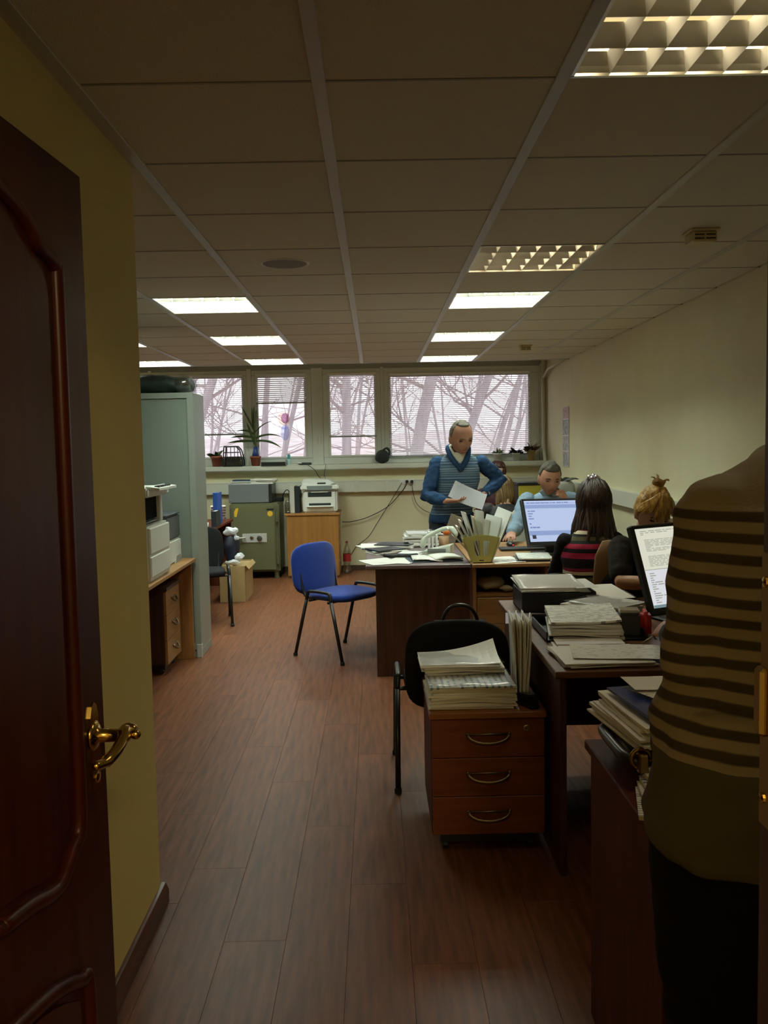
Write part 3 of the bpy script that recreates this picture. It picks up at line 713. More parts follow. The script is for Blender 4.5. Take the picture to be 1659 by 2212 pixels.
part('lever_handle', MB().tube([(-.11, -.296, .49), (-.11, -.325, .49), (-.19, -.328, .487), (-.205, -.326, .487)], .010, 8, round_ends=True), mat('silver_plate', (.5, .5, .48), .3, .9), d, True)
m = MB().lathe([(.032, 0), (.032, .002), (.001, .002)], 20, M=T(.19, -.292, .765, PI/2)); part('round_sticker', m, mat('yellow_sticker', (.75, .46, .03), .5), d)
part('name_strip', MB().box(.15, .235, -.294, -.291, .805, .825), M_black, d)
part('corner_sticker', MB().prism([(-.225, .735), (-.20, .735), (-.175, .835), (-.205, .835), (-.228, .79)], -.294, -.291), mat('yellow_sticker', (.75, .46, .03), .5), d)
for z in (.22, .72): part('hinge', MB().tube([(.268, -.27, z-.05), (.268, -.27, z+.05)], .014, 10), M_safe, t)
for x in (-.24, .24):
    for y in (-.2, .22): part('foot', MB().lathe([(.035, 0), (.03, .03), (.03, .075)], 12, c=(x, y, 0)), M_safe, t)
t = thing('computer_case', 'grey steel computer case lying on top of the safe', 'computer case', (-1.49, 10.42, .889))
part('casing', rb(-.235, .235, -.22, .22, .006, .222, .004), mat('grey_case_steel', (.20, .22, .23), .4, .3), t)
part('front_bezel', rb(.235, .27, -.215, .215, .004, .22, .006), M_black, t)
for x in (-.21, .21): part('rivet', MB().lathe([(.007, 0), (.006, .003), (.001, .004)], 10, M=T(x, -.22, .035, PI/2)), M_chrome, t)
for x in (-.19, .19): part('foot', MB().box(x-.02, x+.02, -.2, .2, 0, .007), M_foot, t)

# ---- sheets and stacks
def paper_stack(label, loc, rz, W_, D_, n, t_, seed, top=None, cover=False, jit=.012, group=None, curl=None, name='paper_stack', cat='papers', wob=.002, rot=.05, tilt=0):
    rd = random.Random(seed); t = thing(name, label, cat, loc, rz, group); z = 0
    for k in range(n):
        th = t_*rd.uniform(.6, 1.4)/n*1.0
        ph = rd.uniform(0, 6); am = wob*rd.uniform(.3, 1) if k else 0
        fz = (lambda x, y, ph=ph, am=am: am*(1+math.sin(x*22+ph)*math.cos(y*17+ph)))
        if k == n-1 and curl: fz = curl
        M = T(rd.uniform(-jit, jit), rd.uniform(-jit, jit), z, 0, 0, rd.uniform(-rot, rot))
        mm = (M_paper, M_paper2, M_paper)[rd.randint(0, 2)]
        if k == n-1 and top: mm = top
        part('sheet_bundle', MB().sheet(W_*rd.uniform(.97, 1), D_*rd.uniform(.97, 1), th*.92, 10, 6, fz, M), mm, t); z += th
    if cover:
        part('plastic_sleeve', MB().sheet(W_*1.02, D_*1.03, .0006, 10, 8, lambda x, y: z+.004+.003*math.sin(x*40+y*13)*math.cos(y*31)), M_film, t, True)
    t.rotation_euler.x = tilt
    return t
def sheet1(label, loc, rz, W_=.21, D_=.297, m=None, seed=0, group=None, curl=0, rx=0, name='paper_sheet', cat='paper'):
    fz = lambda x, y: curl*((x+y)*5)**2*.1+.0015*math.sin(x*19+seed)+.0015
    o = link(name, MB().sheet(W_, D_, .0008, 8, 8, fz).mesh(name, m or M_print), None, loc, (rx, 0, rz)); return tag(o, label, cat, group)
# on the safe's computer case
o = paper_stack('black document folder with papers on the computer case', (-1.56, 10.40, 1.112), .05, .30, .22, 4, .055, 1, mat('navy_folder', (.03, .06, .09), .4), name='document_folder', cat='folder')
paper_stack('loose white papers beside the black folder on the computer case', (-1.325, 10.38, 1.112), -.1, .27, .22, 4, .05, 2, M_paper, False, wob=.006)
solo('adapter_box', rb(-.05, .05, -.04, .04, 0, .055, .006), M_black, 'black power adapter standing behind the grey case on the safe', 'adapter', (-1.155, 10.44, .889))
solo('looped_cable', MB().tube(catmull([(-1.12, 10.36, .90), (-1.10, 10.36, .98), (-1.06, 10.36, 1.03), (-1.03, 10.37, 1.0), (-1.035, 10.37, .9), (-1.04, 10.40, .775)], 6), .006, 6), M_black, 'black cable looping from the safe down to the wooden cabinet', 'cable', smooth=True)

# ---- wooden cabinet with the printer
t = thing('wooden_cabinet', 'plain orange-brown wooden cabinet beneath the white printer', 'cabinet', (-.74, 10.38, .004))
M_oak = mat('orange_oak_laminate', (.34, .155, .035), .45, col2=(.25, .105, .022), scale=2.5, stretch=(10, 10, .7), det=6)
part('carcass', rb(-.30, .30, -.30, .30, .03, .735, .003), M_oak, t); part('top_board', rb(-.33, .315, -.31, .31, .735, .757, .003), M_oak, t)
part('plinth', MB().box(-.28, .28, -.28, .28, 0, .03), M_oak, t); part('edge_strip', rb(.278, .301, -.304, -.296, .03, .735, .002), M_oak, t)
for z in (.2, .4, .6): part('hinge', rb(.300, .310, -.27, -.21, z-.02, z+.02, .002), M_chrome, t)
t = thing('laser_printer', 'white multifunction laser printer standing on the wooden cabinet', 'printer', (-.655, 10.37, .763))
part('body', rb(-.20, .20, -.21, .21, 0, .265, .02, seg=3), M_white, t)
part('output_slot', rb(-.14, .14, -.2125, -.19, .185, .245, .004), mat('slot_dark', (.012, .020, .018), .5), t)
part('output_lip', rb(-.10, .10, -.222, -.2, .238, .25, .003), M_white, t)
part('manual_slot', rb(-.13, .13, -.2125, -.19, .085, .115, .004), mat('slot_dark', (.012, .020, .018), .5), t)
part('feed_tray', rb(-.155, .155, -.245, -.19, .068, .082, .004), M_white, t)
part('scanner', rb(-.225, .225, -.23, .21, .265, .325, .014, seg=2), M_white, t)
part('control_panel', MB().prism([(-.14, .268), (.14, .268), (.15, .318), (-.15, .318)], -.2335, -.225), mat('panel_grey', (.20, .24, .23), .4), t)
part('feeder', MB().prism([(-.20, .325), (.12, .325), (.17, .345), (.10, .385), (-.19, .395), (-.21, .36)], -.15, .18), M_white, t)
part('feeder_slot', rb(-.03, .07, -.155, -.14, .335, .352, .003), M_black, t)
for k, (lab, c_, x) in enumerate((('pale upright file folder between the safe and the printer', (.55, .55, .48), -.985), ('black upright lever file against the printer', (.015, .02, .024), -.925))):
    t = thing('lever_arch_file', lab, 'file', (x, 10.36, .763)); mm = mat('file_%d' % k, c_, .4)
    part('cover', join(rb(-.028, -.024, -.14, .14, 0, .315, .001), rb(.024, .028, -.14, .14, 0, .315, .001), rb(-.028, .028, -.142, -.138, 0, .315, .001)), mm, t); part('papers', MB().box(-.023, .02, -.13, .135, .005, .30), M_paper2, t)
t = thing('glass_jug', 'grey glass jug beside the safe on the wooden cabinet', 'jug', (-1.04, 10.22, .763)); 
part('vessel', MB().lathe([(.028, 0), (.034, .02), (.034, .10), (.022, .135), (.020, .15)], 18, cap=True), film('grey_glass', (.55, .6, .58), .3, .1), t, True); part('stand', MB().lathe([(.036, 0), (.036, .006)], 18), M_black, t)
# bottle on the floor
t = thing('soda_bottle', 'empty clear plastic bottle with a red label on the floor', 'bottle', (-.362, 10.45, .004))
part('body', MB().lathe([(.03, 0), (.048, .012), (.048, .11), (.044, .12), (.047, .14), (.047, .25), (.030, .31), (.015, .345), (.014, .37)], 20, cap=False), film('bottle_plastic', (.85, .88, .84), .3, .1), t, True)
part('label', MB().lathe([(.0485, .145), (.0485, .235)], 20, cap=False), mat('red_label', (.40, .03, .03), .5), t, True); part('cap', MB().lathe([(.0155, .365), (.0155, .385), (.01, .388)], 14), mat('red_cap', (.35, .05, .04), .5), t)
# cables on the wall
def cable(label, pts, r=.005): return solo('power_cable', MB().tube(catmull([(p[0], p[1]-.10 if p[1] > 10.65 else p[1], p[2]) for p in pts], 7), r, 6), mat('dark_cable', (.02, .022, .022), .6), label, 'cable', smooth=True)
cable('black cable sagging from the wall sockets to the printer cabinet', [(.385, 10.70, 1.08), (.33, 10.73, .98), (.15, 10.75, .79), (-.10, 10.76, .66), (-.30, 10.76, .61), (-.42, 10.74, .61)])
cable('black cable hanging from the sockets down to the floor bottle', [(.325, 10.70, 1.08), (.20, 10.715, .88), (.02, 10.73, .60), (-.10, 10.74, .42), (-.25, 10.77, .30), (-.34, 10.77, .18), (-.42, 10.77, .22)], .004)
cable('thin cable dropping from the last socket behind the standing man', [(.445, 10.70, 1.08), (.46, 10.74, .95), (.50, 10.75, .82), (.58, 10.75, .74), (.66, 10.76, .70)], .004)
cable('thin cable from the sill gadget down to the printer', [(-.86, 10.62, 1.335), (-.80, 10.55, 1.31), (-.73, 10.55, 1.25), (-.69, 10.56, 1.18), (-.66, 10.52, 1.158)], .004)
cable('thin grey cord trailing from the window frame to the printer', [(-.60, 10.73, 1.325), (-.60, 10.555, 1.30), (-.61, 10.55, 1.25), (-.62, 10.56, 1.19), (-.60, 10.50, 1.158)], .003)
# ================================================================== SMALL THINGS
# ---- window sill
M_terra = mat('terracotta', (.30, .085, .045), .7)
M_soil = mat('potting_soil', (.03, .02, .014), .95)
M_leaf = mat('green_leaf', (.045, .10, .02), .5, col2=(.09, .14, .035), scale=6)
M_leafd = mat('dark_leaf', (.018, .035, .02), .5)
SZ = 1.316
def pot(parent, r, h, m, n=20):
    part('pot', MB().lathe([(r*.72, 0), (r*.95, h*.80), (r*1.04, h*.80), (r*1.04, h), (r*.93, h), (r*.9, h*.88)], n), m, parent, True)
    part('soil', MB().lathe([(r*.9, h*.86), (r*.001, h*.90)], n, cap=False), M_soil, parent)
def blade(p, d, L, w_, droop, n=6, roll=.75):
    """a strap leaf as a folded strip"""
    d = Vector(d).normalized(); side = d.cross(Vector((0, 0, 1))).normalized() if abs(d.z) < .98 else Vector((1, 0, 0)); m = MB(); rows = []; q = Vector(p); side = side*math.cos(roll)+d.cross(side)*math.sin(roll)
    for i in range(n+1):
        t = i/n; ww = w_*(math.sin(PI*min(1, .15+.85*t))**.7 if t < 1 else .02)*(1 if t > 0 else .7)
        rows.append([q+side*ww/2, q-d.cross(side)*ww*.15, q-side*ww/2]); d = (d+Vector((0, 0, -droop/n))).normalized(); q = q+d*L/n
    return m.loft(rows, False, False)
rd = random.Random(21)
t = thing('succulent_plant', 'small leafy succulent in a terracotta pot at the wardrobe end of the sill', 'plant', (-1.94, 10.68, SZ)); pot(t, .068, .13, M_terra)
for k in range(16):
    a = rd.uniform(0, 2*PI); part('leaf', blade((0, 0, .105), (math.cos(a), math.sin(a), rd.uniform(.6, 2)), rd.uniform(.09, .14), .048, .5, 4), M_leaf, t)
# dark plastic letter rack standing upright
t = thing('letter_rack', 'black plastic letter rack stood on end on the sill', 'letter rack', (-1.735, 10.68, SZ))
P0 = [(-.115, 0), (-.095, .235), (.055, .235), (.095, .19), (.125, .06), (.125, 0)]
for y in (-.085, .075):
    m = MB(); pp = [Vector((x, y, z+.006)) for x, z in P0]
    for i in range(len(pp)): m.tube([pp[i], pp[(i+1) % len(pp)]], .008, 6)
    part('rack_frame', m, M_black, t)
for z in (.06, .115, .17): part('rack_bar', MB().box(-.108+z*.06, .118-z*.18, -.088, -.078, z-.006, z+.006).box(-.105, .115-z*.18, -.08, .075, z-.003, z+.003), M_black, t)
for x in (-.06, -.015, .03, .07): part('rack_bar', MB().box(x-.004, x+.004, -.087, -.079, .01, .232), M_black, t)
part('rack_base', rb(-.115, .125, -.09, .08, 0, .014, .003), M_black, t)
# tall palm
t = thing('potted_palm', 'tall strap-leaved palm in a terracotta pot with blue wrapping', 'plant', (-1.46, 10.66, SZ)); pot(t, .066, .12, M_terra)
part('blue_wrap', MB().tube([(0, 0, .11), (.005, 0, .17), (.012, .0, .235)], [.045, .036, .026], 10), mat('blue_foil', (.02, .06, .24), .4, bump=.4, bscale=40), t, True)
part('stem', MB().tube([(.01, 0, .2), (.0, 0, .36), (-.005, 0, .46)], [.014, .012, .008], 8), mat('palm_stem', (.10, .13, .04), .7), t, True)
for p, d, L, w_, dr_ in (((0, 0, .34), (-1, -.1, .35), .30, .045, .55), ((0, 0, .30), (-1, -.2, .15), .34, .045, .35), ((0, 0, .42), (-.45, 0, 1), .36, .044, .15), ((0, 0, .40), (-.08, 0, 1), .32, .05, .0), ((0, 0, .40), (.10, 0, 1), .30, .048, .0),
        ((0, 0, .40), (.55, -.1, .8), .28, .028, .95), ((0, 0, .30), (.9, -.2, .25), .36, .045, .95), ((0, 0, .33), (.7, .1, .5), .36, .042, 1.1), ((0, 0, .38), (-.6, -.1, .6), .25, .04, 1.2), ((0, 0, .40), (0.02, -.1, 1), .34, .045, .05), ((0, 0, .25), (-.3, -.1, 1), .30, .04, .1), ((0, 0, .25), (.25, -.1, 1), .26, .04, .2)):
    part('leaf', blade(p, d, L, w_, dr_, 8), M_leaf, t)
t = thing('open_tray', 'open black tray with a pale rim lying on the sill', 'tray', (-1.235, 10.665, SZ))
part('tray_body', join(rb(-.15, .15, -.08, .08, 0, .006, .002), rb(-.15, .15, -.085, -.078, 0, .045, .002), rb(-.15, .15, .078, .085, 0, .03, .002)), M_black, t)
part('tray_rim', join(rb(-.155, -.145, -.085, .085, 0, .045, .003), rb(.145, .155, -.085, .085, 0, .07, .003)), mat('pale_rim', (.42, .40, .45), .4), t); part('papers', MB().sheet(.24, .12, .004, M=T(0, 0, .007)), M_paper2, t)
t = thing('glue_bottle', 'small turquoise bottle standing on the sill below the coloured sticker', 'bottle', (-1.055, 10.68, SZ+.004))
part('body', MB().lathe([(.02, 0), (.024, .01), (.024, .06), (.018, .075)], 14), mat('pale_aqua', (.5, .75, .70), .3), t, True); part('cap', MB().lathe([(.019, .075), (.019, .125), (.01, .13)], 14), mat('turquoise_cap', (.10, .42, .42), .4), t)
solo('paper_pad', rb(-.09, .11, -.05, .05, 0, .006, .002), M_paper, 'white paper pad lying under the turquoise bottle', 'paper', (-1.03, 10.66, SZ))
t = thing('desk_gadget', 'flat dark device with a pale end lying on the sill', 'device', (-.86, 10.67, SZ)); part('body', rb(-.09, .09, -.04, .04, 0, .03, .012, seg=2), mat('dark_grey_plastic', (.06, .06, .062), .5), t); part('pale_end', rb(-.095, -.03, -.035, .035, .012, .034, .01), M_paper2, t)
mb = MB().ell((0, 0, .085), (.085, .065, .088), 18, 12); crumple(mb, .012, 12)
t = thing('cloth_bag', 'round black bag with ears sitting on the sill beside the widest window', 'bag', (.09, 10.68, SZ)); part('bag_body', mb, mat('black_green_cloth', (.012, .018, .016), .7), t, True)
part('bag_flap', MB().tube(catmull([(.01, 0, .16), (.05, 0, .185), (.085, 0, .16), (.09, 0, .10)], 4), [.012]*5+[.016]*4+[.013]*4, 8), mat('black_green_cloth', (.012, .018, .016), .7), t, True)
def bush(label, x, pm_, lm, r, n, seed, h=.10, sp=.8):
    rd = random.Random(seed); t = thing('potted_plant', label, 'plant', (x, 10.65, SZ)); pot(t, .05, h, pm_)
    for k in range(n):
        a = rd.uniform(0, 2*PI); part('leaf', blade((0, 0, h*.9), (math.cos(a)*sp, math.sin(a)*sp, rd.uniform(.3, 1.3)), rd.uniform(.5, 1)*r, r*.32, rd.uniform(.3, 1.2), 4), lm, t)
M_wpot = mat('white_flowerpot', (.7, .7, .66), .4)
bush('small pale green plant in a white pot near the far wall', 1.50, M_wpot, mat('pale_leaf', (.25, .33, .22), .6), .11, 16, 1)
bush('dark purple-leaved plant in a white pot on the sill', 1.73, M_wpot, mat('purple_leaf', (.035, .025, .045), .5), .13, 20, 2)
bush('brown drooping plant in a yellow pot at the corner end of the sill', 1.915, mat('yellow_pot', (.45, .33, .12), .5), mat('brown_leaf', (.13, .09, .05), .7), .17, 26, 3, .13)
# coloured window sticker, flat patches on the glass
t = thing('window_sticker', 'tall paper sticker of orange, purple, white and blue patches on the window', 'sticker', (-1.115, BY+.016, 1.79))
def patch(name, c, pts, k): part(name, MB().prism(pts, -.0012*k-.001, -.0012*k), film('sticker_'+name, c, .03, .4), t)
def oval(cx_, cz_, a, b, n=18): return [(cx_+a*math.cos(2*PI*k/n), cz_+b*math.sin(2*PI*k/n)) for k in range(n)]
patch('orange_patch', (.98, .88, .80), oval(.0, .10, .075, .085), 0); patch('purple_patch', (.74, .60, .80), oval(.015, .105, .05, .065), 1); patch('blue_patch', (.80, .83, .96), oval(.01, -.07, .055, .10), 1)
patch('white_patch', (1, 1, 1), oval(-.015, .04, .042, .034), 2); patch('pale_patch', (.9, .92, 1), oval(0, -.015, .045, .022), 2)

# ---- rear left desk
for k, (lab, c_, x, y) in enumerate((('blue upright file on the half-hidden red desk', (.02, .09, .42), -1.655, 9.08), ('dark upright file on the half-hidden red desk', (.02, .03, .04), -1.625, 8.80))):
    t = thing('lever_arch_file', lab, 'file', (x, y, .75)); mm = mat('rear_file_%d' % k, c_, .4); h_ = .33 if k == 0 else .16
    part('cover', join(rb(-.025, -.021, -.12, .12, 0, h_, .001), rb(.021, .025, -.12, .12, 0, h_, .001), rb(-.025, .025, -.122, -.118, 0, h_, .001)), mm, t); part('papers', MB().box(-.02, .018, -.115, .115, .004, h_*.96), M_paper2, t)
solo('white_cup', MB().lathe([(.03, 0), (.036, .08), (.032, .08), (.027, .006)], 16), M_white, 'small white cup at the edge of the half-hidden red desk', 'cup', (-1.64, 8.30, .75), smooth=True)
t = thing('desk_calendar', 'pale folded calendar standing beside the safe', 'calendar', (-1.735, 9.56, .75), .2)
for s in (-1, 1): part('leaf', MB().sheet(.16, .17, .002, M=T(0, s*.045, .082, PI/2-s*.5)), M_print2, t)
# cardboard box with a dark bag
t = thing('cardboard_box', 'pale cardboard box on the floor in front of the safe', 'box', (-1.445, 8.86, .004))
M_card = mat('cardboard', (.42, .29, .13), .85, col2=(.36, .24, .10), scale=4)
part('carton', join(rb(-.13, -.126, -.26, .26, 0, .36, .001), rb(.126, .13, -.26, .26, 0, .36, .001), rb(-.13, .13, -.26, -.256, 0, .36, .001), rb(-.13, .13, .256, .26, 0, .36, .001), MB().box(-.128, .128, -.258, .258, 0, .006), MB().box(-.128, .128, -.258, .258, .345, .349)), M_card, t)
part('flap', MB().sheet(.05, .5, .003, M=T(.148, 0, .345, 0, .9, 0)), M_card, t); part('flap', MB().sheet(.12, .5, .003, M=T(-.06, 0, .362, 0, .05, 0)), M_card, t)
mb = MB().ell((0, 0, .16), (.085, .11, .165), 20, 14); crumple(mb, .035, 9, 3)
t = thing('crumpled_bag', 'crumpled navy bag with white patches lying on the cardboard box', 'bag', (-1.475, 8.82, .37)); part('bag_body', mb, mat('navy_bag', (.012, .016, .035), .5), t, True)
for c_, r_ in (((.0, -.06, .33), (.07, .05, .035)), ((.06, -.08, .27), (.04, .03, .03)), ((.075, -.10, .07), (.045, .03, .03)), ((.01, -.12, .02), (.06, .03, .03))):
    mb = MB().ell(c_, (r_[0]*1.15, r_[1]*.8, r_[2]*1.2), 24, 16); crumple(mb, .030, 17, c_[0]*90); crumple(mb, .010, 60, 2); part('white_patch', mb, mat('white_bag_film', (.75, .77, .80), .4), t, True)
# ---- far corner desk
t = thing('desk_shelf', 'yellow-fronted desk shelf with a dark top in the far corner', 'shelf', (1.73, 9.30, .75))
part('front', rb(-.22, .28, -.15, -.14, .0, .335, .003), mat('yellow_plastic', (.55, .52, .06), .45), t); part('top', rb(-.23, .29, -.16, .15, .335, .365, .004), M_black, t)
for x in (-.22, .27): part('side', rb(x-.006, x+.006, -.14, .14, 0, .335, .002), M_black, t)
t = thing('potted_plant', 'dark-leaved plant in a wide pale pot behind the seated man', 'plant', (1.87, 8.80, .75)); 
part('pot', MB().lathe([(.09, 0), (.15, .24), (.155, .30), (.145, .36), (.12, .39), (.1, .38)], 20), mat('pale_grey_pot', (.48, .50, .48), .5), t, True)
for k in range(7):
    a = rd.uniform(0, 2*PI); part('leaf', blade((.05*math.cos(a), .05*math.sin(a), .37), (math.cos(a), math.sin(a), 1.2), .17, .05, 1.2, 5), M_leafd, t)
# calendar on the wall
t = thing('wall_calendar', 'long printed calendar hanging on the far end of the plain wall', 'calendar', (wallx(9.57)-.004, 9.57, 1.59), math.atan(.0145)*-1)
part('sheet', rb(-.003, 0, -.16, .16, -.33, .33, .001), M_paper2, t)
for k, (z0, z1, c_) in enumerate(((.20, .325, (.45, .10, .14)), (.02, .19, (.16, .17, .22)), (-.15, .01, (.24, .25, .27)), (-.32, -.16, (.20, .21, .24)))):
    part('month_panel', MB().box(-.0045, -.003, -.15, .15, z0, z1), mat('cal_%d' % k, c_, .6, col2=(.6, .58, .58), scale=26), t)
    
# ---- walnut desk
DZ = .751
sheet1('white printed sheet at the outer front corner of the dark walnut desk', (.02, 5.80, DZ), .35, m=M_paper, curl=.02)
sheet1('white sheet lying next to the corner sheet on the walnut desk', (.17, 5.83, DZ), -.4, m=M_paper, curl=.03)
paper_stack('thin pile of white papers hanging over the outer edge of the walnut desk', (-.01, 6.65, DZ), .2, .21, .29, 4, .02, 31, rot=.3)
paper_stack('dark folders heaped on the far half of the walnut desk', (.07, 6.30, DZ), .5, .24, .20, 4, .04, 32, mat('black_folder', (.02, .024, .028), .35), rot=.5, name='folder_heap', cat='folders')
paper_stack('dark open folder lying behind the heaped folders on the walnut desk', (.14, 6.62, DZ), -.3, .28, .20, 3, .03, 33, mat('black_folder', (.02, .024, .028), .35), rot=.4, name='folder_heap', cat='folders')
paper_stack('tall pile of plastic-sleeved papers at the back of the walnut desk', (.355, 6.72, DZ), .1, .26, .22, 9, .10, 34, M_paper2, True, .02, rot=.2)
t = thing('pencil_cup', 'orange and beige cup on the walnut desk before the standing man', 'cup', (.50, 6.42, DZ))
part('cup', MB().lathe([(.035, 0), (.038, .10), (.034, .10), (.032, .006)], 16), mat('orange_beige_plastic', (.42, .26, .13), .5), t, True); part('orange_lid', MB().ell((.02, -.01, .13), (.03, .025, .022), 12, 8), mat('orange_plastic', (.65, .15, .02), .4), t, True)
for k, x in enumerate((-.055, -.085, -.11)): part('card', rb(x-.008, x+.006, -.05, .05, 0, .12+.01*k, .002), M_paper2, t)
solo('brown_folder', MB().sheet(.10, .012, .22, 6, 2, M=T(0, 0, 0, 0, .35, 0)), mat('brown_board', (.20, .16, .11), .7), 'grey-brown folder leaning upright behind the orange cup', 'folder', (.545, 6.60, DZ+.03))
# phone
M_phone = mat('phone_white', (.62, .66, .56), .35)
t = thing('desk_telephone', 'white desk telephone with its handset on the walnut desk', 'telephone', (.435, 6.12, DZ), -.25)
part('base', MB().prism([(-.10, 0), (.10, 0), (.10, .075), (-.10, .03)], -.085, .085), M_phone, t)
part('handset', MB().tube(catmull([(-.10, -.05, .075), (-.085, -.05, .12), (-.03, -.05, .155), (.05, -.05, .19), (.105, -.05, .19), (.13, -.05, .155)], 4), [.022]*4+[.016]*12+[.022]*5, 10, round_ends=True), M_phone, t, True)
part('handset_gap', rb(-.06, .07, -.09, -.086, .03, .055, .002), mat('phone_shade', (.2, .22, .2), .5), t)
solo('phone_cord', MB().tube(catmull([(.28, 6.02, DZ+.015), (.22, 5.98, DZ+.018), (.15, 6.02, DZ+.015), (.10, 6.0, DZ+.014), (.05, 6.05, DZ+.014)], 6), .013, 8), mat('dark_cable', (.02, .022, .022), .6), 'thick dark coiled cord on the walnut desk beside the phone', 'cable', smooth=True)
t = thing('open_booklet', 'open booklet with curling white pages on a dark cover, walnut desk', 'booklet', (.395, 5.86, DZ), .12)
part('cover', rb(-.19, .17, -.12, .12, 0, .005, .001), mat('navy_folder', (.03, .06, .09), .4), t)
part('page', MB().sheet(.19, .22, .012, 10, 4, lambda x, y: .004+.012*math.cos(x*14), T(.07, 0, .004, 0, 0, .06)), M_paper, t, True); part('page', MB().sheet(.20, .22, .006, 10, 4, lambda x, y: .004+.010*math.cos(x*16+.8), T(-.06, -.01, .004, 0, 0, -.1)), M_print, t, True)
paper_stack('small heap of greyish papers under the telephone cord', (.24, 6.12, DZ), -.5, .15, .20, 3, .02, 36, M_paper2, rot=.4)
# ---- fan-shaped file holder with folders
M_hold = mat('mustard_plastic', (.52, .47, .14), .4)
t = thing('file_holder', 'mustard-yellow fan-shaped file holder standing where two desks meet', 'file holder', (.685, 5.72, DZ))
def fanpanel(y0, y1, cut):
    m = MB(); n = 16; bw, tw, hh = .052, .122, .165
    def edge(u, v):  # u across -1..1, v up 0..1
        return ((bw+(tw-bw)*v)*u, v*hh+(.020*(1-u*u) if v > .5 else -.006*(1-u*u)*(1-2*v)))
    us = [-1+2*i/n for i in range(n+1)]; vs = [0, .10, .16, .30, .45, .62, .78, .86, 1]
    for j in range(len(vs)-1):
        for i in range(n):
            um = (us[i]+us[i+1])/2
            if cut and .3 <= vs[j] < .78 and (-.55 < um < -.08 or .08 < um < .55): continue
            if cut and vs[j] == .10 and abs(um) < .3: continue
            q = [edge(us[i], vs[j]), edge(us[i+1], vs[j]), edge(us[i+1], vs[j+1]), edge(us[i], vs[j+1])]
            m.prism(q, y0, y1)
    return m
part('front_panel', fanpanel(-.078, -.074, True), M_hold, t); part('back_panel', fanpanel(.074, .078, False), M_hold, t)
part('base', MB().box(-.055, .055, -.078, .078, 0, .006), M_hold, t)
for s in (-1, 1): part('side_panel', MB().prism([(s*.052, 0), (s*.056, 0), (s*.122, .16), (s*.117, .16)], -.078, .078), M_hold, t)
rd = random.Random(44)
M_fold = [mat('folder_%d' % k, c_, .6) for k, c_ in enumerate(((.72, .71, .60), (.60, .60, .50), (.78, .79, .74), (.42, .40, .26), (.76, .79, .75)))]
for k, (lab, a, yaw, h_, w_, mi_, x0) in enumerate((('outermost cream folder splayed toward the walnut desk in the yellow holder', -.70, 0, .29, .13, 0, -.030), ('second cream folder from the walnut side in the yellow holder', -.52, 0, .27, .13, 1, -.022), ('third folder from the walnut side, pale grey, in the yellow holder', -.42, 0, .30, .13, 2, -.014), ('thick pale folder leaning in the walnut-side half of the yellow holder', -.30, .1, .34, .13, 2, -.008), ('narrow olive folder upright near the middle of the yellow holder', -.16, 0, .30, .13, 3, 0), ('pale folder with a pointed corner at the middle of the yellow holder', -.02, .3, .33, .12, 2, .006), ('grey-green folder just past the middle of the yellow holder', .12, .3, .27, .12, 1, .013), ('broad white folder showing its face in the yellow holder', .26, .95, .30, .12, 4, .022), ('tallest white folder splayed toward the beech desk in the yellow holder', .40, .8, .36, .12, 2, .03))):
    M = T(x0, 0, .012, 0, a, 0) @ Matrix.Rotation(yaw, 4, 'Z')
    tt = thing('document_folder', lab, 'folder', (.685, 5.72, DZ), 0, 'folders in the yellow fan holder')
    part('cover', join(MB().box(-.006, -.005, -w_/2, w_/2, 0, h_, M), MB().box(.003, .004, -w_/2, w_/2, 0, h_*.97, M)), M_fold[mi_], tt)
    part('papers', MB().box(-.0045, .0025, -w_/2+.004, w_/2-.004, 0, h_*.98, M), M_paper, tt)
# ---- beech desk
t = thing('document_folder', 'dark folder with a thick white printed pad, beech desk before the monitor', 'folder', (1.055, 5.80, DZ), -.08)
part('cover', MB().sheet(.25, .29, .006, 8, 8, lambda x, y: .0), mat('black_folder', (.02, .024, .028), .35), t)
part('printed_pad', MB().sheet(.22, .27, .014, 8, 10, lambda x, y: .004+.09*max(0, -.02-x*.9)**2+.012*max(0, y+.05), T(0, 0, .006)), print_mat('lined_sheet', (.78, .79, .70), (.45, .46, .42), 40), t, True)
sheet1('loose white sheet between the yellow holder and the dark folder', (.845, 5.77, DZ), .2, m=M_paper); sheet1('small printed card lying on the loose sheet', (.88, 5.72, DZ+.003), .7, .10, .06, M_print2, name='printed_card')
def monitor(label, loc, rz, tilt, w_, h_, rows, stand_h, roll=0):
    t = thing('monitor', label, 'monitor', loc, rz); M = T(0, 0, stand_h+h_/2, -tilt, roll, 0)
    part('bezel', rb(-w_/2-.018, w_/2+.018, 0, .035, -h_/2-.030, h_/2+.018, .006, M), M_black, t)
    m = MB(); m.box(-w_/2, w_/2, -.0015, .002, -h_/2, h_/2, M)
    ms = [rows[0]]+[r[0] for r in rows[1:]]
    for k, (mm, rects) in enumerate(rows[1:]):
        for x0, x1, z0, z1 in rects: m.box(x0*w_/2, x1*w_/2, -.0022-.0002*k, -.0015, z0*h_/2, z1*h_/2, M, k+1)
    part('screen', m, ms, t)
    part('back_shell', rb(-.12, .12, .035, .06, -.10, .10, .01, M), M_black, t)
    part('stand_neck', rb(-.035, .035, .045, .075, .01, stand_h+h_/2, .006), M_black, t); part('stand_base', rb(-.12, .12, -.06, .13, 0, .014, .006), M_black, t)
    part('power_light', MB().box(-.01, .01, -.002, 0, -h_/2-.018, -h_/2-.013, M), M_paper2, t)
    return t
rd = random.Random(9)
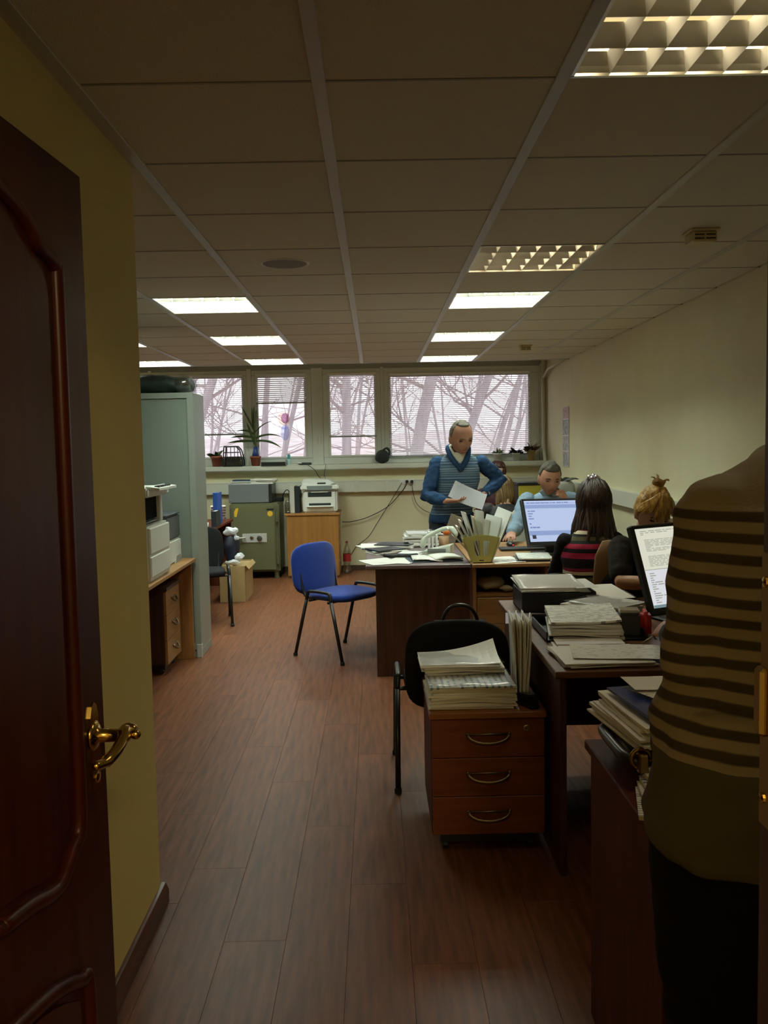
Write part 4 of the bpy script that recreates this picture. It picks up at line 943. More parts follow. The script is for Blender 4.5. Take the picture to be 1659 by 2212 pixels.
def lines(x0, x1, z0, z1, n, fill=.6):
    out = []
    for k in range(n):
        z = z1-(z1-z0)*(k+.5)/n; x = x0
        while x < x1-.04:
            L_ = rd.uniform(.04, .2); out.append((x, min(x+L_, x1), z-.35*(z1-z0)/n*.6, z+.35*(z1-z0)/n*.6)); x += L_+rd.uniform(.02, .05)
            if rd.random() > fill: break
    return out
s_bg = glow('screen_pale_blue', (.50, .60, .86), .92); s_b2 = glow('screen_band_blue', (.30, .40, .70), .85); s_tx = glow('screen_text_blue', (.22, .30, .58), .8); s_dk = glow('screen_icon_dark', (.04, .05, .10), .5)
monitor('monitor with a pale blue screen before the dark-haired woman', (1.235, 6.02, DZ), .26, .42, .40, .30, [s_bg, (s_b2, [(-1, 1, .62, .80), (-1, 1, -.70, -.48), (-1, 1, .86, .88)]), (s_tx, lines(-.92, .7, .84, .95, 1, .95)+lines(-.92, -.1, .05, .55, 4, .35)+lines(-.92, .1, -.40, -.05, 2, .4)), (s_dk, [(-.90, -.76, -.86, -.68)]+lines(.2, .95, -.98, -.92, 1, .9))], .085, .02)
s_w = glow('screen_warm_white', (.86, .86, .70), .80); s_g = glow('screen_text_grey', (.50, .50, .42), .65); s_w2 = glow('screen_cool_white', (.80, .82, .86), .85); s_bl = glow('screen_side_blue', (.20, .26, .38), .5); s_tk = glow('screen_taskbar', (.28, .42, .46), .6)
monitor('monitor with a white document on screen before the blonde woman', (1.335, 3.72, DZ), .38, .36, .44, .345, [s_w, (s_w2, [(-1, 1, -.95, -.06)]), (s_g, lines(-.9, .9, .82, .95, 3, .9)+lines(-.85, .85, .40, .72, 10, .85)+lines(-.85, .9, .02, .30, 9, .97)+[(-1, 1, -.06, -.045)]+lines(-.92, -.3, -.90, -.12, 14, .4)), (s_bl, [(.0, 1, -.85, -.06)]), (s_tk, [(-1, 1, -1, -.93)])], .070, -.02)
t = thing('computer_mouse', 'black computer mouse with a red glow under the seated man\'s hand', 'mouse', (1.02, 6.58, DZ)); part('body', MB().ell((0, 0, .014), (.032, .055, .018), 14, 8), M_black, t, True); part('red_light', MB().ell((.012, -.055, .012), (.005, .004, .004), 8, 6), glow('red_led', (1, .03, .06), 3), t)
solo('computer_keyboard', rb(-.20, .20, -.07, .07, 0, .018, .004), M_black, 'black keyboard lying between the mouse and the blue monitor', 'keyboard', (1.10, 6.32, DZ))
t = thing('water_bottle', 'small clear bottle with a bright blue top behind the yellow holder', 'bottle', (.80, 6.25, DZ)); part('body', MB().lathe([(.03, 0), (.034, .02), (.034, .13), (.018, .17)], 16), film('bottle_plastic2', (.7, .85, .95), .3, .1), t, True); part('cap', MB().lathe([(.02, .165), (.02, .20), (.012, .205)], 14), mat('bright_blue_cap', (.25, .6, .85), .3), t)
mb = MB().ell((0, 0, .055), (.085, .07, .045), 18, 10); crumple(mb, .02, 16, 2)
t = thing('cloth_bundle', 'crumpled cream cloth stuffed on the open shelf of the beech desk', 'cloth', (.76, 5.76, .547)); part('cloth', mb, mat('cream_cloth', (.45, .40, .26), .9), t, True); part('cloth_end', crumple(MB().ell((.09, -.06, .025), (.05, .025, .018), 12, 8), .01, 20), mat('cream_cloth', (.45, .40, .26), .9), t, True)

# ---- the papers on the pedestal
paper_stack('lower stack of clear sleeves with a blue-printed form on the cherry pedestal', (.345, 3.275, .546), .02, .325, .235, 12, .080, 51, print_mat('blue_table_print', (.72, .74, .68), (.18, .26, .34), 44, 0, .44, .4), True, .008, wob=.003)
rd_ = None
paper_stack('upper stack of sleeved papers with a lifted corner on the cherry pedestal', (.325, 3.435, .634), .03, .315, .225, 7, .034, 52, M_paper, True, .012, wob=.003, curl=lambda x, y: .0015+1.35*max(0, x*.7+y*.6+.02)**2)
m = MB().box(-.16, .16, -.006, .006, 0, .0012)
t = thing('sheaf_of_papers', 'sheaf of curved papers standing upright between the pedestal and dark desk', 'papers', (.555, 3.36, .546), -.10)
for k in range(9):
    M = T(-.018+.004*k, .03*math.sin(k*1.3), .005, 0, -.02+.020*k, .12*math.sin(k*2.1)) 
    part('sheet_bundle', MB().sheet(.30, .22, .004, 10, 4, lambda x, y, k=k: .10*(x+.15)**2*(1+.15*k), M @ T(0, 0, .15, 0, -PI/2, 0)), (M_paper, M_paper2, M_fold[1], M_paper)[k % 4], t, True)
t = thing('stapler', 'small black stapler standing on the cherry pedestal behind the papers', 'stapler', (.555, 3.19, .546), .5); part('base', rb(-.018, .018, -.05, .05, 0, .012, .003), M_black, t); part('arm', MB().prism([(-.05, .016), (.05, .012), (.05, .04), (-.03, .05)], -.014, .014, M=Matrix.Rotation(PI/2, 4, 'Z')), M_black, t)
# black bag on the chair seat: only its arched handle shows
t = thing('shoulder_bag', 'black bag with an arched handle on the black chair seat', 'bag', (.385, 4.02, .50)); part('bag_body', rb(-.16, .16, -.09, .09, 0, .20, .04, seg=3), M_blackfab, t, True)
part('handle', MB().tube(catmull([(-.07, .02, .17), (-.08, .02, .21), (-.05, .02, .26), (.0, .02, .275), (.05, .02, .26), (.08, .02, .21), (.07, .02, .17)], 5), .009, 8), mat('black_leather', (.02, .02, .022), .3), t, True)
# ---- dark desk, trays and papers
t = thing('letter_tray', 'black letter tray piled with sleeved papers at the far end of dark desk', 'tray', (.83, 4.06, DZ)); part('tray', join(rb(-.17, .17, -.13, .13, 0, .008, .002), rb(-.17, -.163, -.13, .13, 0, .095, .002), rb(.163, .17, -.13, .13, 0, .095, .002), rb(-.17, .17, -.135, -.128, 0, .092, .002), rb(-.17, .17, .128, .135, 0, .10, .002)), M_black, t)
paper_stack('stack of plastic-sleeved sheets lying in the far black tray', (.80, 4.06, DZ+.108), .02, .29, .27, 6, .018, 61, M_paper, True, .008, tilt=.09)
sheet1('cream sheet sloping off the far papers toward the monitor', (1.045, 3.99, DZ+.080), .12, .20, .28, M_paper, rx=.07)
sheet1('white printed strip between the far tray papers and the cream sheet', (.955, 4.03, DZ+.115), .0, .10, .26, M_paper2)
solo('paper_block', rb(-.09, .09, -.10, .10, 0, .07, .003), M_black, 'black tray box under the cream sheet', 'tray', (1.09, 4.0, DZ))
solo('mauve_folder', MB().sheet(.16, .24, .004), mat('mauve_board', (.40, .34, .42), .6), 'mauve folder poking out at the outer edge of the dark desk', 'folder', (.645, 3.80, DZ), -.15)
t = thing('letter_tray', 'black letter tray in the middle of the dark desk heaped with documents', 'tray', (.86, 3.50, DZ)); part('tray', join(rb(-.205, .185, -.16, .16, 0, .008, .002), rb(-.205, -.198, -.16, .16, 0, .04, .002), rb(.178, .185, -.16, .16, 0, .04, .002), rb(-.205, .185, .153, .16, 0, .05, .002)), M_black, t)
paper_stack('thick heap of documents with a printed sheet on top in the middle tray', (.835, 3.50, DZ+.012), -.14, .28, .285, 8, .062, 62, M_print, False, .012, wob=.004, curl=lambda x, y: .002+.45*max(0, x+.02)**2, tilt=.06)
paper_stack('plastic sleeves with a yellow edge sliding off the middle tray heap', (.985, 3.74, DZ+.03), .75, .22, .26, 5, .055, 63, M_paper2, True, .014, wob=.003)
sheet1('yellow card under the plastic sleeves beside the white-screen monitor', (1.02, 3.74, DZ+.0005), .6, .20, .28, mat('yellow_card', (.6, .5, .12), .6), name='yellow_card')
paper_stack('low spread of papers at the front edge of the dark desk', (.80, 3.07, DZ), .04, .32, .27, 5, .016, 64, M_paper, False, .012)
sheet1('slanted printed letter on top of the front papers of the dark desk', (.86, 3.07, DZ+.022), -.16, .33, .215, print_mat('letter_print', (.80, .79, .68), (.42, .41, .36), 70, 1, .58))
paper_stack('thin papers between the middle tray and the front papers', (.80, 3.28, DZ), -.05, .26, .10, 3, .012, 66, M_paper2)
t = thing('stamp_box', 'small red-ended desk gadget with a silver top on the dark desk', 'desk gadget', (1.025, 3.43, DZ), -.2); part('body', rb(-.065, .025, -.045, .055, 0, .095, .01, seg=2), mat('dark_grey_plastic', (.06, .06, .062), .5), t); part('red_end', rb(.022, .064, -.05, .055, .0, .10, .014, seg=2), mat('red_plastic', (.50, .02, .02), .4), t, True); part('silver_top', rb(-.060, .02, -.038, .048, .093, .107, .005), M_chrome, t)
solo('small_box', rb(-.02, .02, -.02, .02, 0, .05, .003), M_beech, 'tiny pale wooden box at the foot of the white-screen monitor', 'box', (1.105, 3.88, DZ))
# ---- nearest desk: briefcase and papers
M_lea = mat('black_leather', (.02, .02, .022), .3)
t = thing('briefcase', 'black leather briefcase lying on the nearest desk with brass fittings', 'briefcase', (.835, 2.02, DZ)); part('case', rb(-.25, .20, -.165, .165, 0, .085, .02, seg=2), M_lea, t, True)
M_br = mat('brass_fitting', (.35, .22, .06), .3, 1)
hx = -.27
part('handle', MB().tube(catmull([(hx+.01, .10, .062), (hx-.012, .085, .066), (hx-.018, .03, .068), (hx-.018, -.06, .068), (hx-.012, -.115, .066), (hx+.01, -.13, .062)], 4), .013, 8, round_ends=True), M_lea, t, True)
for y in (.105, -.135): part('buckle', MB().tube([(hx+.015+.022*math.cos(a), y, .07+.022*math.sin(a)) for a in [2*PI*k/14 for k in range(15)]], .0055, 6), M_br, t, True); 
for y in (.105, -.135): part('clasp', rb(hx+.005, hx+.028, y-.02, y+.02, .04, .085, .004), M_br, t)
paper_stack('stack of tabbed papers on the briefcase, under the blue folder', (.705, 2.045, DZ+.087), .10, .28, .31, 9, .055, 71, M_paper, False, .015, wob=.003)
t = thing('blue_folder', 'glossy dark blue folder on the tabbed papers atop the briefcase', 'folder', (.745, 1.99, DZ+.152), .12); part('cover', MB().sheet(.30, .36, .006, 8, 6, lambda x, y: .01*(x+.1)**2), mat('glossy_blue', (.012, .03, .20), .22), t)
sheet1('white printed sheet lying askew on the blue folder', (.785, 2.03, DZ+.166), .40, .26, .24, print_mat('note_print', (.82, .78, .66), (.40, .38, .36), 60, 1, .6)); sheet1('pink-edged pale form poking from the sheet on the blue folder', (.765, 1.93, DZ+.162), -.30, .22, .16, mat('pink_form', (.66, .52, .42), .6)); sheet1('plain white sheet at the back edge of the blue folder', (.77, 2.13, DZ+.172), .02, .30, .12, M_paper)
for k in range(5):
    t = thing('magazine', ('lowest thin booklet', 'second thin booklet', 'middle thin booklet', 'fourth thin booklet', 'topmost thin booklet')[k]+' of the fanned pile by the doorway', 'booklet', (.648+.014*k, 1.775+.012*k, DZ+.0115*k), -.25+.10*k, 'booklets fanned on the nearest desk')
    part('pages', MB().sheet(.21, .155, .0085, 8, 4, lambda x, y: .0), M_paper2, t); part('cover', MB().sheet(.212, .157, .0012, 8, 4, None, T(0, 0, .0087)), (M_print, M_paper, M_print2)[k % 3], t)
# ================================================================== PEOPLE
def skinmat(name, c, c2): return mat(name, c, .5, col2=c2, scale=9, spec=.35)
M_skin = skinmat('skin_ruddy', (.46, .24, .15), (.40, .18, .11)); M_skinf = skinmat('skin_fair', (.52, .31, .19), (.47, .25, .15))
M_eyew = mat('eye_white', (.6, .58, .54), .3); M_iris = mat('eye_dark', (.02, .02, .02), .2); M_lip = mat('lip', (.34, .11, .09), .5)
def fuse(name, mbs, voxel, m, parent, smooth_it=3, fac=.5, wrinkle=0, wsc=9, label=None):
    """join closed shapes into one continuous surface"""
    me = join(*mbs).mesh(name, m, True); o = bpy.data.objects.new(name, me); COL.objects.link(o)
    r = o.modifiers.new('r', 'REMESH'); r.mode = 'VOXEL'; r.voxel_size = voxel; r.use_smooth_shade = True
    if smooth_it:
        s = o.modifiers.new('s', 'SMOOTH'); s.iterations = smooth_it; s.factor = fac
    dg = bpy.context.evaluated_depsgraph_get(); me2 = bpy.data.meshes.new_from_object(o.evaluated_get(dg)); me2.name = name
    bpy.data.objects.remove(o); bpy.data.meshes.remove(me)
    if wrinkle:
        nv = len(me2.vertices); co = [0.0]*(3*nv); nn = [0.0]*(3*nv); me2.vertices.foreach_get('co', co); me2.vertex_normals.foreach_get('vector', nn)
        for i in range(0, 3*nv, 3):
            x, y, z = co[i:i+3]; q = wrinkle*(noise.noise((x*wsc, y*wsc, z*wsc*1.7))+.5*noise.noise((x*wsc*2.1+7, y*wsc*2.1, z*wsc*3.3)))
            for k in (0, 1, 2): co[i+k] += nn[i+k]*q
        me2.vertices.foreach_set('co', co); me2.update()
    if not len(me2.materials): me2.materials.append(m)
    o = link(name, me2, parent)
    if label: o['label'] = label
    return o
def gs(x, s): return math.exp(-(x/s)**2)
def Hd(el, az, fem=False, k=1.0):
    """head surface, az=0 looks toward -y, size in metres"""
    ce = math.cos(el); d = Vector((ce*math.sin(az), -ce*math.cos(az), math.sin(el)))
    x = d.x*.074; y = d.y*.094; z = d.z*.116
    t = max(0, -d.z)
    x *= 1-.30*t**1.6; 
    if d.y > 0: y *= 1-.42*t**1.2
    else: y -= .010*t**2*(-d.y)
    if d.z > 0 and d.y > 0: y += .008*d.y
    if k == 1.0 and d.y < 0:
        fx = x; fw = -d.y
        y -= .029*gs(fx, .0125)*max(0, gs(z+.028, .026) if z < -.028 else gs(z+.028, .045))*(1 if z > -.055 else .25)*fw      # nose
        y -= .007*gs(abs(fx)-.028, .022)*gs(z-.026, .010)*fw                    # brow
        y += .013*gs(abs(fx)-.031, .014)*gs(z-.004, .013)*fw                    # eye sockets
        y -= .006*gs(fx, .022)*gs(z+.066, .010)*fw                              # lips
        y += .0045*gs(fx, .022)*gs(z+.0655, .0028)*fw                           # mouth line
        y -= .008*gs(fx, .018)*gs(z+.098, .016)*fw                              # chin
        y -= .004*gs(abs(fx)-.045, .016)*gs(z+.025, .02)*fw                     # cheeks
    return Vector((x, y, z))*k
def head_mb(M):
    m = MB(); n, q = 56, 44
    rings = [[M @ Hd(-PI/2+PI*(i+.3)/(q+.6), 2*PI*j/n) for j in range(n)] for i in range(q+1)]; m.loft(rings)
    for s in (-1, 1):
        R = M.to_3x3(); m.ell(M @ Vector((s*.073, .012, -.012)), (.010, .020, .033), 12, 8, R)
        m.ell(M @ Vector((s*.0735, .004, -.036)), (.007, .010, .012), 8, 6, R)
    return m
def face_parts(t, M, brow, eyes_open=True):
    for s in (-1, 1):
        e = part('eye', MB().ell(M @ Vector((s*.031, -.0755, .003)), (.0135, .011, .0075 if eyes_open else .003), 12, 8, M.to_3x3()), M_eyew if eyes_open else M_iris, t, True)
        if eyes_open: part('iris', MB().ell(M @ Vector((s*.031, -.0855, .001)), (.0058, .003, .0058), 10, 6, M.to_3x3()), M_iris, e, True)
        part('eyebrow', MB().tube([M @ Vector((s*a, b, c)) for a, b, c in ((.013, -.0905, .021), (.028, -.0895, .026), (.046, -.078, .022))], [.004, .005, .0025], 6), brow, t, True)
    part('mouth', MB().tube([M @ Vector((a, b, c)) for a, b, c in ((-.022, -.0845, -.067), (-.010, -.0935, -.0655), (0, -.0950, -.0665), (.010, -.0935, -.0655), (.022, -.0845, -.067))], [.002, .0042, .0045, .0042, .002], 6, flat=.9), M_lip, t, True)
def hair_cap(M, front, side, back, th=1.07, amt=.004, ns=16, seed=0):
    """hair shell from crown down to a hairline that varies round the head (elevations in radians)"""
    n = 48; rings = []
    for i in range(ns+1):
        r = []
        for j in range(n):
            az = 2*PI*j/n; c = math.cos(az)
            lim = front+(side-front)*min(1, abs(math.sin(az/2))*1.45)**2 if c > -.2 else side+(back-side)*min(1, (-.2-c)/.8)
            if c > .2: lim = max(lim, front-.0)
            el = PI/2-.02-(PI/2-.02-lim)*i/ns
            k = th if i < ns else .985
            if i == ns-1: k = 1+(th-1)*.7
            p = Hd(el, az, False, k) if k != 1.0 else Hd(el, az, False, 1.0001)
            p += p.normalized()*amt*noise.noise(p*38+Vector((seed, 0, 0))) if i < ns else Vector()
            r.append(M @ p)
        rings.append(r)
    return MB().loft(rings)
def strands(M, n, L, seed, az_rng=(-PI, PI), gap=.0, rad=.008, out=.018, el0=(.2, 1.35), sway=.03):
    rd = random.Random(seed); m = MB(); R = M.to_3x3()
    for k in range(n):
        az = rd.uniform(*az_rng)
        if abs(az) < gap: continue
        e0 = rd.uniform(*el0); pts = []; q = 6
        for i in range(q): 
            e = e0-(e0+.25)*i/(q-1); pts.append(M @ Hd(e, az+.12*math.sin(i+k), False, 1.06+.03*rd.random()))
        d = (pts[-1]-pts[-2]).normalized(); p = pts[-1]; o_ = R @ Vector((math.sin(az), -math.cos(az), 0)); l_ = L*rd.uniform(.75, 1.08)
        for i in range(5):
            d = (d*.5+Vector((0, 0, -.8))+o_*(.10 if i < 2 else -.06)+Vector((rd.uniform(-1, 1), rd.uniform(-1, 1), 0))*sway*3).normalized(); p = p+d*l_/5; pts.append(p.copy())
        m.tube(pts, [rad*.7]+[rad]*(len(pts)-3)+[rad*.7, rad*.25], 5, flat=1.7)
    return m
def hand_mbs(w, d, nrm, side, curl=.35, spread=.12, thumb=.7, s=1.0, tc=.3):
    """w wrist, d towards the fingers, nrm out of the palm, side=+1 when the thumb lies along d x nrm"""
    d = Vector(d).normalized(); nrm = Vector(nrm); nrm = (nrm-d*nrm.dot(d)).normalized(); u = d.cross(nrm)*side; w = Vector(w); out = []
    def P(a, b, c): return w+(d*a+u*b+nrm*c)*s
    rings = []
    for a, hw, ht in ((-.012, .024, .019), (.0, .026, .019), (.03, .035, .017), (.06, .041, .015), (.085, .040, .012), (.095, .034, .008)):
        rings.append([P(a, hw*math.cos(q), ht*math.sin(q)*(1.15 if math.sin(q) > 0 else .9)) for q in [2*PI*k/14 for k in range(14)]])
    out.append(MB().loft(rings))
    for off, L, r in ((.031, .070, .0083), (.0105, .079, .0086), (-.0105, .073, .0083), (-.030, .057, .0074)):
        a = curl*(1+.15*(off < 0)); p = P(.084, off, 0); ph = off/.031*spread; pts = [P(.062, off*.95, 0), p]; ang = a*.5
        for f in (.45, .32, .23):
            dd = (d*math.cos(ang)+nrm*math.sin(ang)); dd = (dd*math.cos(ph)+u*math.sin(ph)).normalized(); p = p+dd*L*f*s; pts.append(p.copy()); ang += a
        out.append(MB().tube(pts, [r*s, r*s, r*.97*s, r*.9*s, r*.72*s], 8, round_ends=True))
    p = P(.018, .026, .004); pts = [P(.008, .012, .003), p]; dd = (d*math.cos(thumb)+u*math.sin(thumb)+nrm*tc).normalized()
    for f in (.040, .030, .024): p = p+dd*f*s; pts.append(p.copy()); dd = (dd+d*.25+nrm*tc*.5).normalized()
    out.append(MB().tube(pts, [.012*s, .012*s, .0108*s, .0098*s, .008*s], 8, round_ends=True)); return out
def oring(c, u, v, a, b, n=22, e=.85):
    return [c+u*(math.copysign(abs(math.cos(q))**e, math.cos(q))*a)+v*(math.copysign(abs(math.sin(q))**e, math.sin(q))*b) for q in [2*PI*k/n for k in range(n)]]
def torso_mb(J, infl=0, k=1.0, low=-.10, top=True, bust=0, belly=0):
    P, W_, C, N = (J[x] for x in ('pelvis', 'waist', 'chest', 'neck')); hs = (J['hl']-J['hr']).normalized(); ss = (J['sl']-J['sr']).normalized()
    sw = (J['sl']-J['sr']).length/2
    ax0 = (W_-P).normalized(); stops = [(P+ax0*low, hs, .135*k, .105*k), (P, hs, .168*k, .118*k), (P.lerp(W_, .55), hs, .158*k, .112*k+belly), (W_, hs.lerp(ss, .4), .148*k, .108*k+belly), (W_.lerp(C, .5), hs.lerp(ss, .7), .152*k, .112*k+belly*.6+bust*.5),
        (C, ss, max(.165*k, sw*.86), .118*k+bust), (C.lerp(N, .45), ss, max(.165*k, sw*.92), .105*k), (C.lerp(N, .75), ss, sw*.80, .080*k)]
    if top: stops += [(C.lerp(N, .93), ss, sw*.50, .066*k), (N, ss, .062, .060)]
    pts = [s_[0] for s_ in stops]; rings = []
    for i, (c, u, a, b) in enumerate(stops):
        t_ = (pts[min(i+1, len(pts)-1)]-pts[max(0, i-1)]).normalized(); u = (u-t_*u.dot(t_)).normalized(); v = t_.cross(u)
        rings.append(oring(c, u, v, a+infl, b+infl))
    return MB().loft(rings)
def arm_mb(s_, e_, w_, infl=0, k=1.0, cut=1.0):
    m1 = s_.lerp(e_, .5); m2 = e_.lerp(w_, .35); end = e_.lerp(w_, cut)
    return MB().tube([s_, s_.lerp(e_, .2), m1, s_.lerp(e_, .85), e_, m2, e_.lerp(w_, min(.75, cut-.05)), end], [r*k+infl for r in (.054, .054, .047, .041, .041, .040, .033, .028)], 14, round_ends=True)
def leg_mb(h_, k_, a_, infl=0, k=1.0):
    return MB().tube([h_+(h_-k_).normalized()*.03, h_, h_.lerp(k_, .35), h_.lerp(k_, .75), k_, k_.lerp(a_, .25), k_.lerp(a_, .6), a_], [r*k+infl for r in (.080, .088, .080, .062, .056, .056, .046, .036)], 14, round_ends=True)
def foot_mb(a_, d, L=.25, infl=0):
    d = Vector((d[0], d[1], 0)).normalized(); u = Vector((-d.y, d.x, 0)); z0 = a_.z; rings = []
    for q, hw, top in ((-.065, .028, .06), (-.05, .036, .08), (0, .040, .085), (.06, .045, .065), (.12, .048, .045), (.165, .042, .034), (.185, .025, .022)):
        c = Vector((a_.x, a_.y, 0))+d*q*L/.25
        rings.append([c+u*((hw+infl)*math.cos(t_))+Vector((0, 0, max(.004, top/2+top/2*math.sin(t_)))) for t_ in [2*PI*k/14 for k in range(14)]])
    return MB().loft(rings)
def person(label, root, J, skin, tilt=(0, 0, 0), hk=1.0, hands=(), body_extra=(), arms_k=1.0, legs_k=1.0, tk=1.0, voxel=.0065, foot=(0, -1)):
    t = thing('person', label, 'person', root); r = Vector(root); J = {k: Vector(v)-r for k, v in J.items()}
    M = Matrix.Translation(J['head']) @ Euler(tilt).to_matrix().to_4x4() @ Matrix.Scale(hk, 4)
    base = M @ Vector((0, .018, -.085)); 
    mbs = [torso_mb(J, 0, tk*.97), head_mb(M), MB().tube([J['neck']-Vector((0, 0, .05)), J['neck'], J['neck'].lerp(base, .5), base, base.lerp(J['head'], .35)], [.062, .057, .054, .053, .045], 16)]
    for s in ('l', 'r'):
        mbs += [arm_mb(J['s'+s], J['e'+s], J['w'+s], 0, arms_k), leg_mb(J['h'+s], J['k'+s], J['a'+s], 0, legs_k), foot_mb(J['a'+s], foot, .215, -.010)]
    for h_ in hands: mbs += h_(J)
    fuse('body', mbs, voxel, skin, t, 1, .3)
    return t, J, M
def trousers(t, J, m, infl=.012, k=1.0, kt=1.0):
    mbs = [torso_mb(J, infl*.8, kt, -.10, False)] if False else []
    P = J['pelvis']; W_ = J['waist']; hs = (J['hl']-J['hr']).normalized(); ax = (W_-P).normalized()
    rings = []
    for q, a, b in ((-.10, .15, .115), (0, .172, .125), (.09, .163, .118), (.13, .158, .114)):
        v = ax.cross(hs); rings.append(oring(P+ax*q, hs, v, a*kt+infl, b*kt+infl))
    mbs.append(MB().loft(rings))
    for s in 'lr': mbs.append(MB().tube([J['h'+s], J['h'+s].lerp(J['k'+s], .4), J['k'+s], J['k'+s].lerp(J['a'+s], .5), J['k'+s].lerp(J['a'+s], .97)], [.092*k+infl, .082*k+infl, .066*k+infl, .060*k+infl, .058*k+infl], 16))
    return fuse('trousers', mbs, .011, m, t, 3, .5, .006, 11)
def shoes(t, J, d, m):
    for s in 'lr': part('shoe', foot_mb(J['a'+s], d, .27, .006), m, t, True)
M_shoe = mat('black_shoe', (.012, .012, .012), .4); M_blacktr = mat('black_trousers', (.010, .010, .011), .9, spec=.1); M_navytr = mat('navy_trousers', (.016, .019, .03), .9)
V = Vector
# ---- standing man with the papers
root = (.66, 7.27, .004)
J = dict(pelvis=(.635, 7.30, .93), waist=(.655, 7.29, 1.06), chest=(.695, 7.27, 1.24), neck=(.692, 7.265, 1.465), head=(.712, 7.175, 1.588), sr=(.520, 7.27, 1.375), sl=(.884, 7.275, 1.375), er=(.425, 7.22, 1.105), wr=(.560, 7.03, 1.075),
    el=(1.062, 7.36, 1.225), wl=(.905, 7.19, 1.120), hr=(.54, 7.30, .90), hl=(.73, 7.30, .90), kr=(.53, 7.28, .48), kl=(.75, 7.28, .48), ar=(.53, 7.31, .085), al=(.75, 7.31, .085))
hr_ = lambda J: hand_mbs(J['wr']+V((.02, -.01, .0)), (.9, -.30, -.02), (0, .25, 1), -1, .42, .10, .5, 1.0)
hl_ = lambda J: hand_mbs(J['wl']+V((-.01, -.005, -.01)), (-.55, -.35, -.85), (-.5, .85, 0), 1, .30, .10, .7, .95)
t, J, M = person('man standing in a blue striped V-neck sweater, reading papers in his hand', root, J, M_skin, (.38, -.05, .30), 1.22, (hr_, hl_), tk=1.05)
face_parts(t, M, mat('grey_brow', (.16, .12, .09), .8), False)
M_greyh = mat('grey_hair', (.125, .108, .078), .8, col2=(.08, .068, .048), scale=60, bump=.5, bscale=120)
part('hair', hair_cap(M, .92, -.12, -.5, 1.05, .004), M_greyh, t, True)
M_swt = bands('sweater_stripes', [(0, (.05, .095, .16)), (.10, (.06, .11, .17)), (.12, (.32, .38, .42)), (.16, (.07, .12, .18)), (.30, (.15, .21, .25)), (.36, (.07, .12, .18)), (.44, (.17, .23, .26)), (.50, (.07, .12, .17)), (.58, (.18, .24, .27)), (.66, (.08, .13, .18)), (.74, (.40, .46, .48)), (.78, (.07, .12, .18)), (.9, (.12, .18, .23))], 2, .125, warp=.006, off=.02)
M_swb = mat('sweater_blue', (.026, .062, .135), .95, col2=(.020, .048, .11), scale=30, bump=.3, bscale=220, spec=.15)
fuse('sweater_front', [torso_mb(J, .014, 1.0, -.02)], .009, M_swt, t, 3, .5, .005, 10, 'striped knit body of the sweater')
for s in 'rl':
    e, w_ = J['e'+s], J['w'+s]
    fuse('sleeve', [MB().tube([J['s'+s]+(J['s'+s]-V((.70-root[0], 0, 0))-V((0, J['s'+s].y, J['s'+s].z)))*.0, J['s'+s].lerp(e, .3), J['s'+s].lerp(e, .7), e, e.lerp(w_, .35), e.lerp(w_, .75), e.lerp(w_, .93)], [.064, .066, .062, .059, .056, .048, .041], 16, round_ends=True)], .009, M_swb, t, 3, .5, .008, 16)
P = J['pelvis']; hs = (J['hl']-J['hr']).normalized(); ax = (J['waist']-P).normalized()
part('hem', MB().loft([oring(P+ax*q, hs, ax.cross(hs), a, b) for q, a, b in ((-.045, .182, .134), (-.03, .188, .140), (.02, .188, .139), (.03, .180, .130))]), M_swb, t, True)
N = J['neck']
col = catmull([N+V(p) for p in ((.012, -.118, -.145), (-.05, -.100, -.06), (-.085, -.045, .02), (-.06, .045, .045), (0, .07, .05), (.06, .045, .045), (.085, -.045, .02), (.062, -.100, -.06), (.012, -.118, -.145))], 5)
part('shawl_collar', MB().tube(col, .026, 10, flat=.75), M_swb, t, True)
colw = catmull([N+V(p) for p in ((.008, -.095, -.085), (-.045, -.078, -.01), (-.066, -.03, .045), (-.045, .04, .062), (0, .06, .065), (.045, .04, .062), (.066, -.03, .045), (.05, -.078, -.01), (.008, -.095, -.085))], 5)
M_shirtw = mat('cream_shirt', (.70, .66, .52), .8); part('shirt_collar', MB().tube(colw, .010, 8, flat=1.3), M_shirtw, t, True)
part('shirt_front', MB().loft([[N+V((x, y, z)) for x, z in ((-.045, .0), (.05, .0), (.012, -.13))] for y in (-.098, -.070)]), M_shirtw, t)
trousers(t, J, M_navytr, .010, 1.0, .90); shoes(t, J, (0, -1), M_shoe)
part('watch', MB().lathe([(.036, -.008), (.037, .008)], 14, M=T(*J['wl'].lerp(J['el'], .06)) @ (J['el']-J['wl']).to_track_quat('Z', 'Y').to_matrix().to_4x4(), cap=False), M_chrome, t)
# papers he holds
def held(label, loc, eul, W_, D_, curl, m, name='paper_sheet'):
    o = link(name, MB().sheet(W_, D_, .002, 8, 8, lambda x, y: curl*(x+W_/2)**2).mesh(name, m), None, loc, eul); return tag(o, label, 'paper')
held('grey paper sheet in the standing man\'s hand, front of the two', (.755, 7.015, 1.095), (PI/2-.55, .42, .0), .25, .15, .6, mat('grey_paper', (.44, .44, .46), .7))
held('white paper sheet behind the front one in the standing man\'s hand', (.720, 7.045, 1.120), (PI/2-.50, .50, .0), .23, .16, .5, mat('grey_paper2', (.55, .55, .56), .7))
